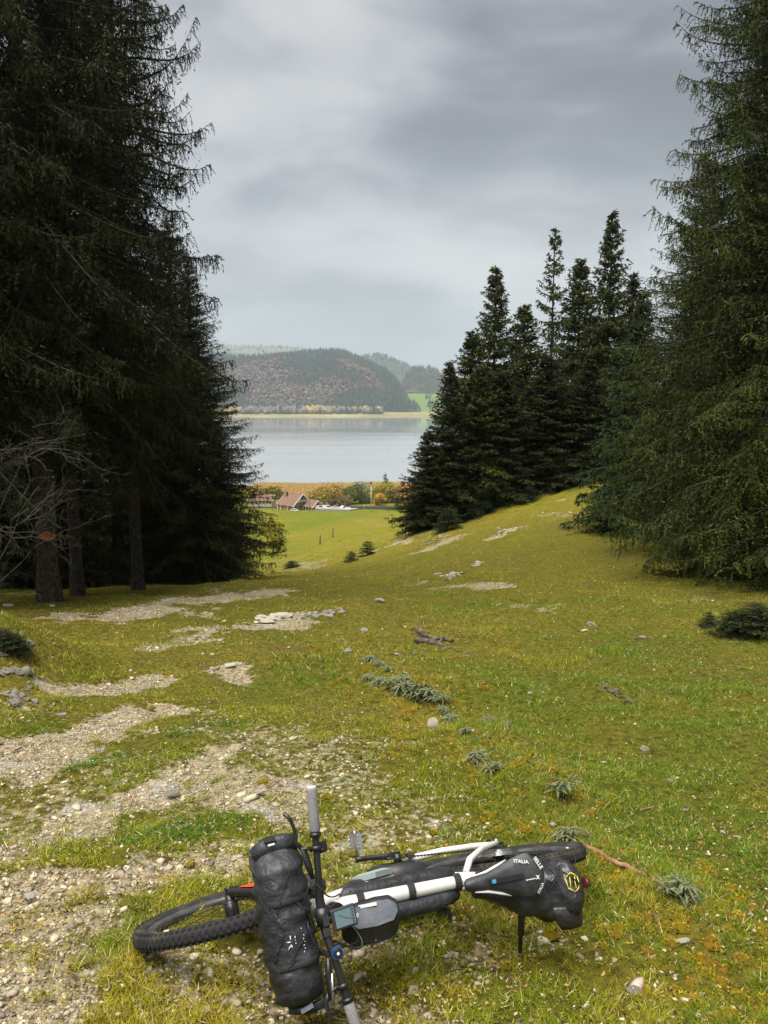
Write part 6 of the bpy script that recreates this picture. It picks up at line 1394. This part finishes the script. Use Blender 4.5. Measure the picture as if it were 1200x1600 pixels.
# seat pack
def seat_pack():
    t = empty('saddle_bag', (0, 0, 0), 'large glossy black seat pack with a yellow hexagon emblem behind the saddle', 'bag', None, BM)
    A0 = Vector((.33, .030, .545)); A1 = Vector((-.070, .072, .545)); ns = 46; n = 36; rings = []
    for i in range(ns):
        u = i / (ns - 1); c = A0.lerp(A1, u) + Vector((0, .018 * math.sin(u * 3.1), -.03 * math.sin(u * 3.1))); Ry = .022 + .070 * smooth(0, .75, np.array(u)).item(); Rz = .030 + .050 * smooth(0, .6, np.array(u)).item()
        if u > .88: k_ = math.sqrt(max(.02, 1 - ((u - .88) / .12) ** 2 * .8)); Ry *= k_; Rz *= k_
        r = []
        for k in range(n):
            a = 2 * math.pi * k / n; sq = (abs(math.cos(a)) ** 3 + abs(math.sin(a)) ** 3) ** (-1 / 3.0) * .5 + .5
            y_, z_ = math.cos(a) * Ry * sq, math.sin(a) * Rz * sq; f = fold((c.x, y_ + 3, z_), 13, .013) + .004 * math.sin(c.x * 70 + y_ * 40); kk = 1 + f / .09 * (u > .15)
            r.append(Vector((c.x, c.y + y_ * kk, c.z + z_ * kk)))
        rings.append(r)
    b = MB(); b.loft(rings); b.build('bag_body', BAGG, t)
    b = MB()   # folded roll top at the far end hanging to the ground side
    rr = []
    for (x, y, z, a_, c_) in ((.010, .110, .560, .070, .040), (.0, .150, .560, .060, .028), (-.010, .180, .555, .050, .014), (-.012, .200, .55, .040, .007)):
        rr.append([Vector((x + math.cos(q) * a_, y + math.sin(q) * c_ * .4, z + math.sin(q) * c_)) for q in [2 * math.pi * k / 14 for k in range(14)]])
    b.loft(rr); b.build('roll_top', BAGG, t)
    zt = .630
    # yellow hexagon emblem facing up out of the bike
    hc = Vector((-.020, .050, .0)); 
    def top(x, y):
        best = None
        for r in rings:
            if best is None or abs(r[0].x - x) < abs(best[0].x - x): best = r
        q = [p for p in best if p.z > best[0].z]; q = min(q, key=lambda p: abs(p.y - y)) if q else best[n // 4]; return q.z + .0035
    hexp = [(hc.x + .031 * math.cos(a) * .8, hc.y + .031 * math.sin(a)) for a in [math.radians(30 + 60 * k) for k in range(6)]]
    for k in range(6):
        (x0, y0), (x1, y1) = hexp[k], hexp[(k + 1) % 6]; b = MB(); b.tube([(x0, y0, top(x0, y0)), ((x0 + x1) / 2, (y0 + y1) / 2, top((x0 + x1) / 2, (y0 + y1) / 2)), (x1, y1, top(x1, y1))], .0019, 6, flat=.6); b.build('emblem_edge', YLW, t)
    for dx in (-.008, .010):
        x0, y0, x1, y1 = hc.x + dx - .004, hc.y - .018, hc.x + dx + .003, hc.y + .020; b = MB(); b.tube([(x0, y0, top(x0, y0)), ((x0 + x1) / 2, (y0 + y1) / 2, top((x0 + x1) / 2, (y0 + y1) / 2)), (x1, y1, top(x1, y1))], .0018, 6, flat=.6); b.build('emblem_bar', YLW, t)
    for (a_, c_) in (((.075, -.06), (-.045, .06)), ((.075, .07), (-.04, -.05)), ((.05, -.075), (.03, .09)), ((-.045, .06), (-.08, -.02))):
        pts = []
        for k in range(9):
            x = a_[0] + (c_[0] - a_[0]) * k / 8; y = a_[1] + (c_[1] - a_[1]) * k / 8; pts.append((x, y, top(x, y) + .002))
        b = MB(); b.tube(pts, .0018, 5); b.build('elastic_cord', WEB, t)
    b = MB(); b.tube([(-.088, .065, .56), (-.104, .068, .558)], [.019, .015], 12); b.build('tail_light', mat('dark_red_lens', (0.09, 0.02, 0.02), None, .3), t)
    b = MB(); b.tube([(.15, .02, .62), (.165, -.07, .60), (.16, -.09, .55)], .010, 8, flat=.25); b.build('rail_strap', WEB, t)
    b = MB(); b.tube([(.27, .0, .52), (.255, -.03, .50), (.24, .0, .475)], .013, 8, flat=.4); b.build('post_strap', WEB, t)
seat_pack()
def strap_rod():
    t = empty('hand_pump', (0, 0, 0), 'black rod like hand pump hanging from the saddle down to the grass', 'pump')
    p = BM @ Vector((.158, .085, .555)); e = Vector(gp(812, 1494)); e.z += .01
    # a straight rod from the bag to the ground
    d = e - p; b = MB(); b.tube([p, p + d * .62, p + d * .63], [.0125, .0125, .010], 12); b.build('pump_barrel', BLK2, t)
    b = MB(); b.tube([p + d * .6, e], .0082, 10); b.build('pump_shaft', BLK, t)
    b = MB(); b.tube([e - d.normalized() * .012, e], .010, 10); b.build('pump_tip', mat('grey_tip', (.16, .15, .13), None, .6), t)
strap_rod()

# frame bag and top tube bag
def frame_bag():
    t = empty('frame_bag', (0, 0, 0), 'long dark frame bag strapped under the white top tube', 'bag', None, BM)
    outline = [(.80, .515), (.70, .50), (.50, .46), (.35, .43), (.36, .38), (.40, .33), (.55, .36), (.70, .41), (.79, .47)]
    rings = []
    for y, s in ((-.040, .80), (-.050, .93), (-.030, 1.0), (.020, 1.03), (.055, 1.0), (.068, .88)):
        c = Vector((.57, 0, .43)); rings.append([Vector((c.x + (x - c.x) * s, y + fold((x, y, z), 11, .006), c.z + (z - c.z) * s + (.010 if y > .03 else 0))) for x, z in [(outline[i][0] + (outline[(i + 1) % 9][0] - outline[i][0]) * q, outline[i][1] + (outline[(i + 1) % 9][1] - outline[i][1]) * q) for i in range(9) for q in (0, .5)]])
    b = MB(); b.loft(rings); b.build('bag_body', BAGM, t)
    # lower side roll visible below the tube
    b = MB(); b.tube([(.69, .046, .545), (.62, .050, .530), (.52, .050, .508), (.42, .046, .485), (.36, .036, .462)], [.022, .026, .027, .024, .014], 14, flat=.85); b.build('side_pocket', BAGM, t)
    for x in (.735, .545, .36):
        z = .452 + (x - .30) * .205; b = MB(); b.tube([(x, .030 * math.cos(a) + .0, z + .030 * math.sin(a)) for a in [math.radians(v) for v in range(-60, 241, 30)]], .0125, 8, flat=.22) if False else None
        b = MB(); V = []; N_ = 14
        for k in range(N_ + 1):
            a = math.radians(-100 + 300 * k / N_)
            for dx in (-.0125, .0125):
                for rr in (.0268, .0295): V.append((x + dx, rr * math.cos(a), z + rr * math.sin(a)))
        F = []
        for k in range(N_):
            o = k * 4; F += [(o, o + 4, o + 6, o + 2), (o + 1, o + 3, o + 7, o + 5), (o, o + 1, o + 5, o + 4), (o + 2, o + 6, o + 7, o + 3)]
        b.add(V, F); b.build('velcro_strap', WEB, t)
frame_bag()
def top_bag():
    t = empty('top_tube_bag', (0, 0, 0), 'small hard shelled bag with grey lid on the top tube behind the display', 'bag', None, BM)
    # lid outline in (x, y)
    O = [(.800, .012), (.700, -.002), (.650, .000), (.625, .018), (.622, .040), (.640, .064), (.700, .072), (.765, .070), (.800, .040)]
    z0, z1 = .545, .607
    def zt(x): return z1 - (.80 - x) * .10
    n = len(O); b = MB(); V = [(x, y, zt(x)) for x, y in O] + [(x + (.008 if x > .7 else -.008), y + (.055 if y > .03 else -.006), zt(x) - (.050 if y > .03 else .03)) for x, y in O] + [(x, y * .8 + (.045 if y > .03 else 0), z0 - .035) for x, y in O]
    b.add(V, [tuple(range(n, 2 * n))] + [(n + i, n + (i + 1) % n, 2 * n + (i + 1) % n, 2 * n + i) for i in range(n)] + [tuple(range(2 * n, 3 * n))[::-1]]); 
    b2 = [(i, (i + 1) % n, n + (i + 1) % n, n + i) for i in range(n)]; b.add(V, b2); o = b.build('bag_shell', BAGM, t)
    l = MB(); V = [(x, y, zt(x)) for x, y in O] + [(x, y, zt(x) + .004) for x, y in O]; l.add(V, [tuple(range(n))[::-1], tuple(range(n, 2 * n))] + b2); l.build('lid', HALO, t)  # lid in a lighter grey than the black shell
    md = o.modifiers.new('bevel', 'BEVEL'); md.width = .004; md.segments = 2
    w = MB(); w.box((.725, .006, zt(.725) + .0055), (.062, .010, .002)); w.build('lid_stripe', WDEC, t)
    for (dx, dy, a) in ((0, 0, .5), (.004, .003, -.4), (-.004, .003, 1.2), (.008, -.002, .1), (.0, .006, 2.0)):
        w = MB(); w.box((.765 + dx, .026 + dy, zt(.765) + .0058), (.010, .0022, .001), Matrix.Rotation(a, 3, 'Z')); w.build('emblem_stroke', WDEC, t)
    z = MB(); z.tube([(.70, .118, .560), (.70, .122, .552), (.698, .124, .535)], .0012, 5); z.build('zip_pull', WDEC, t)
top_bag()
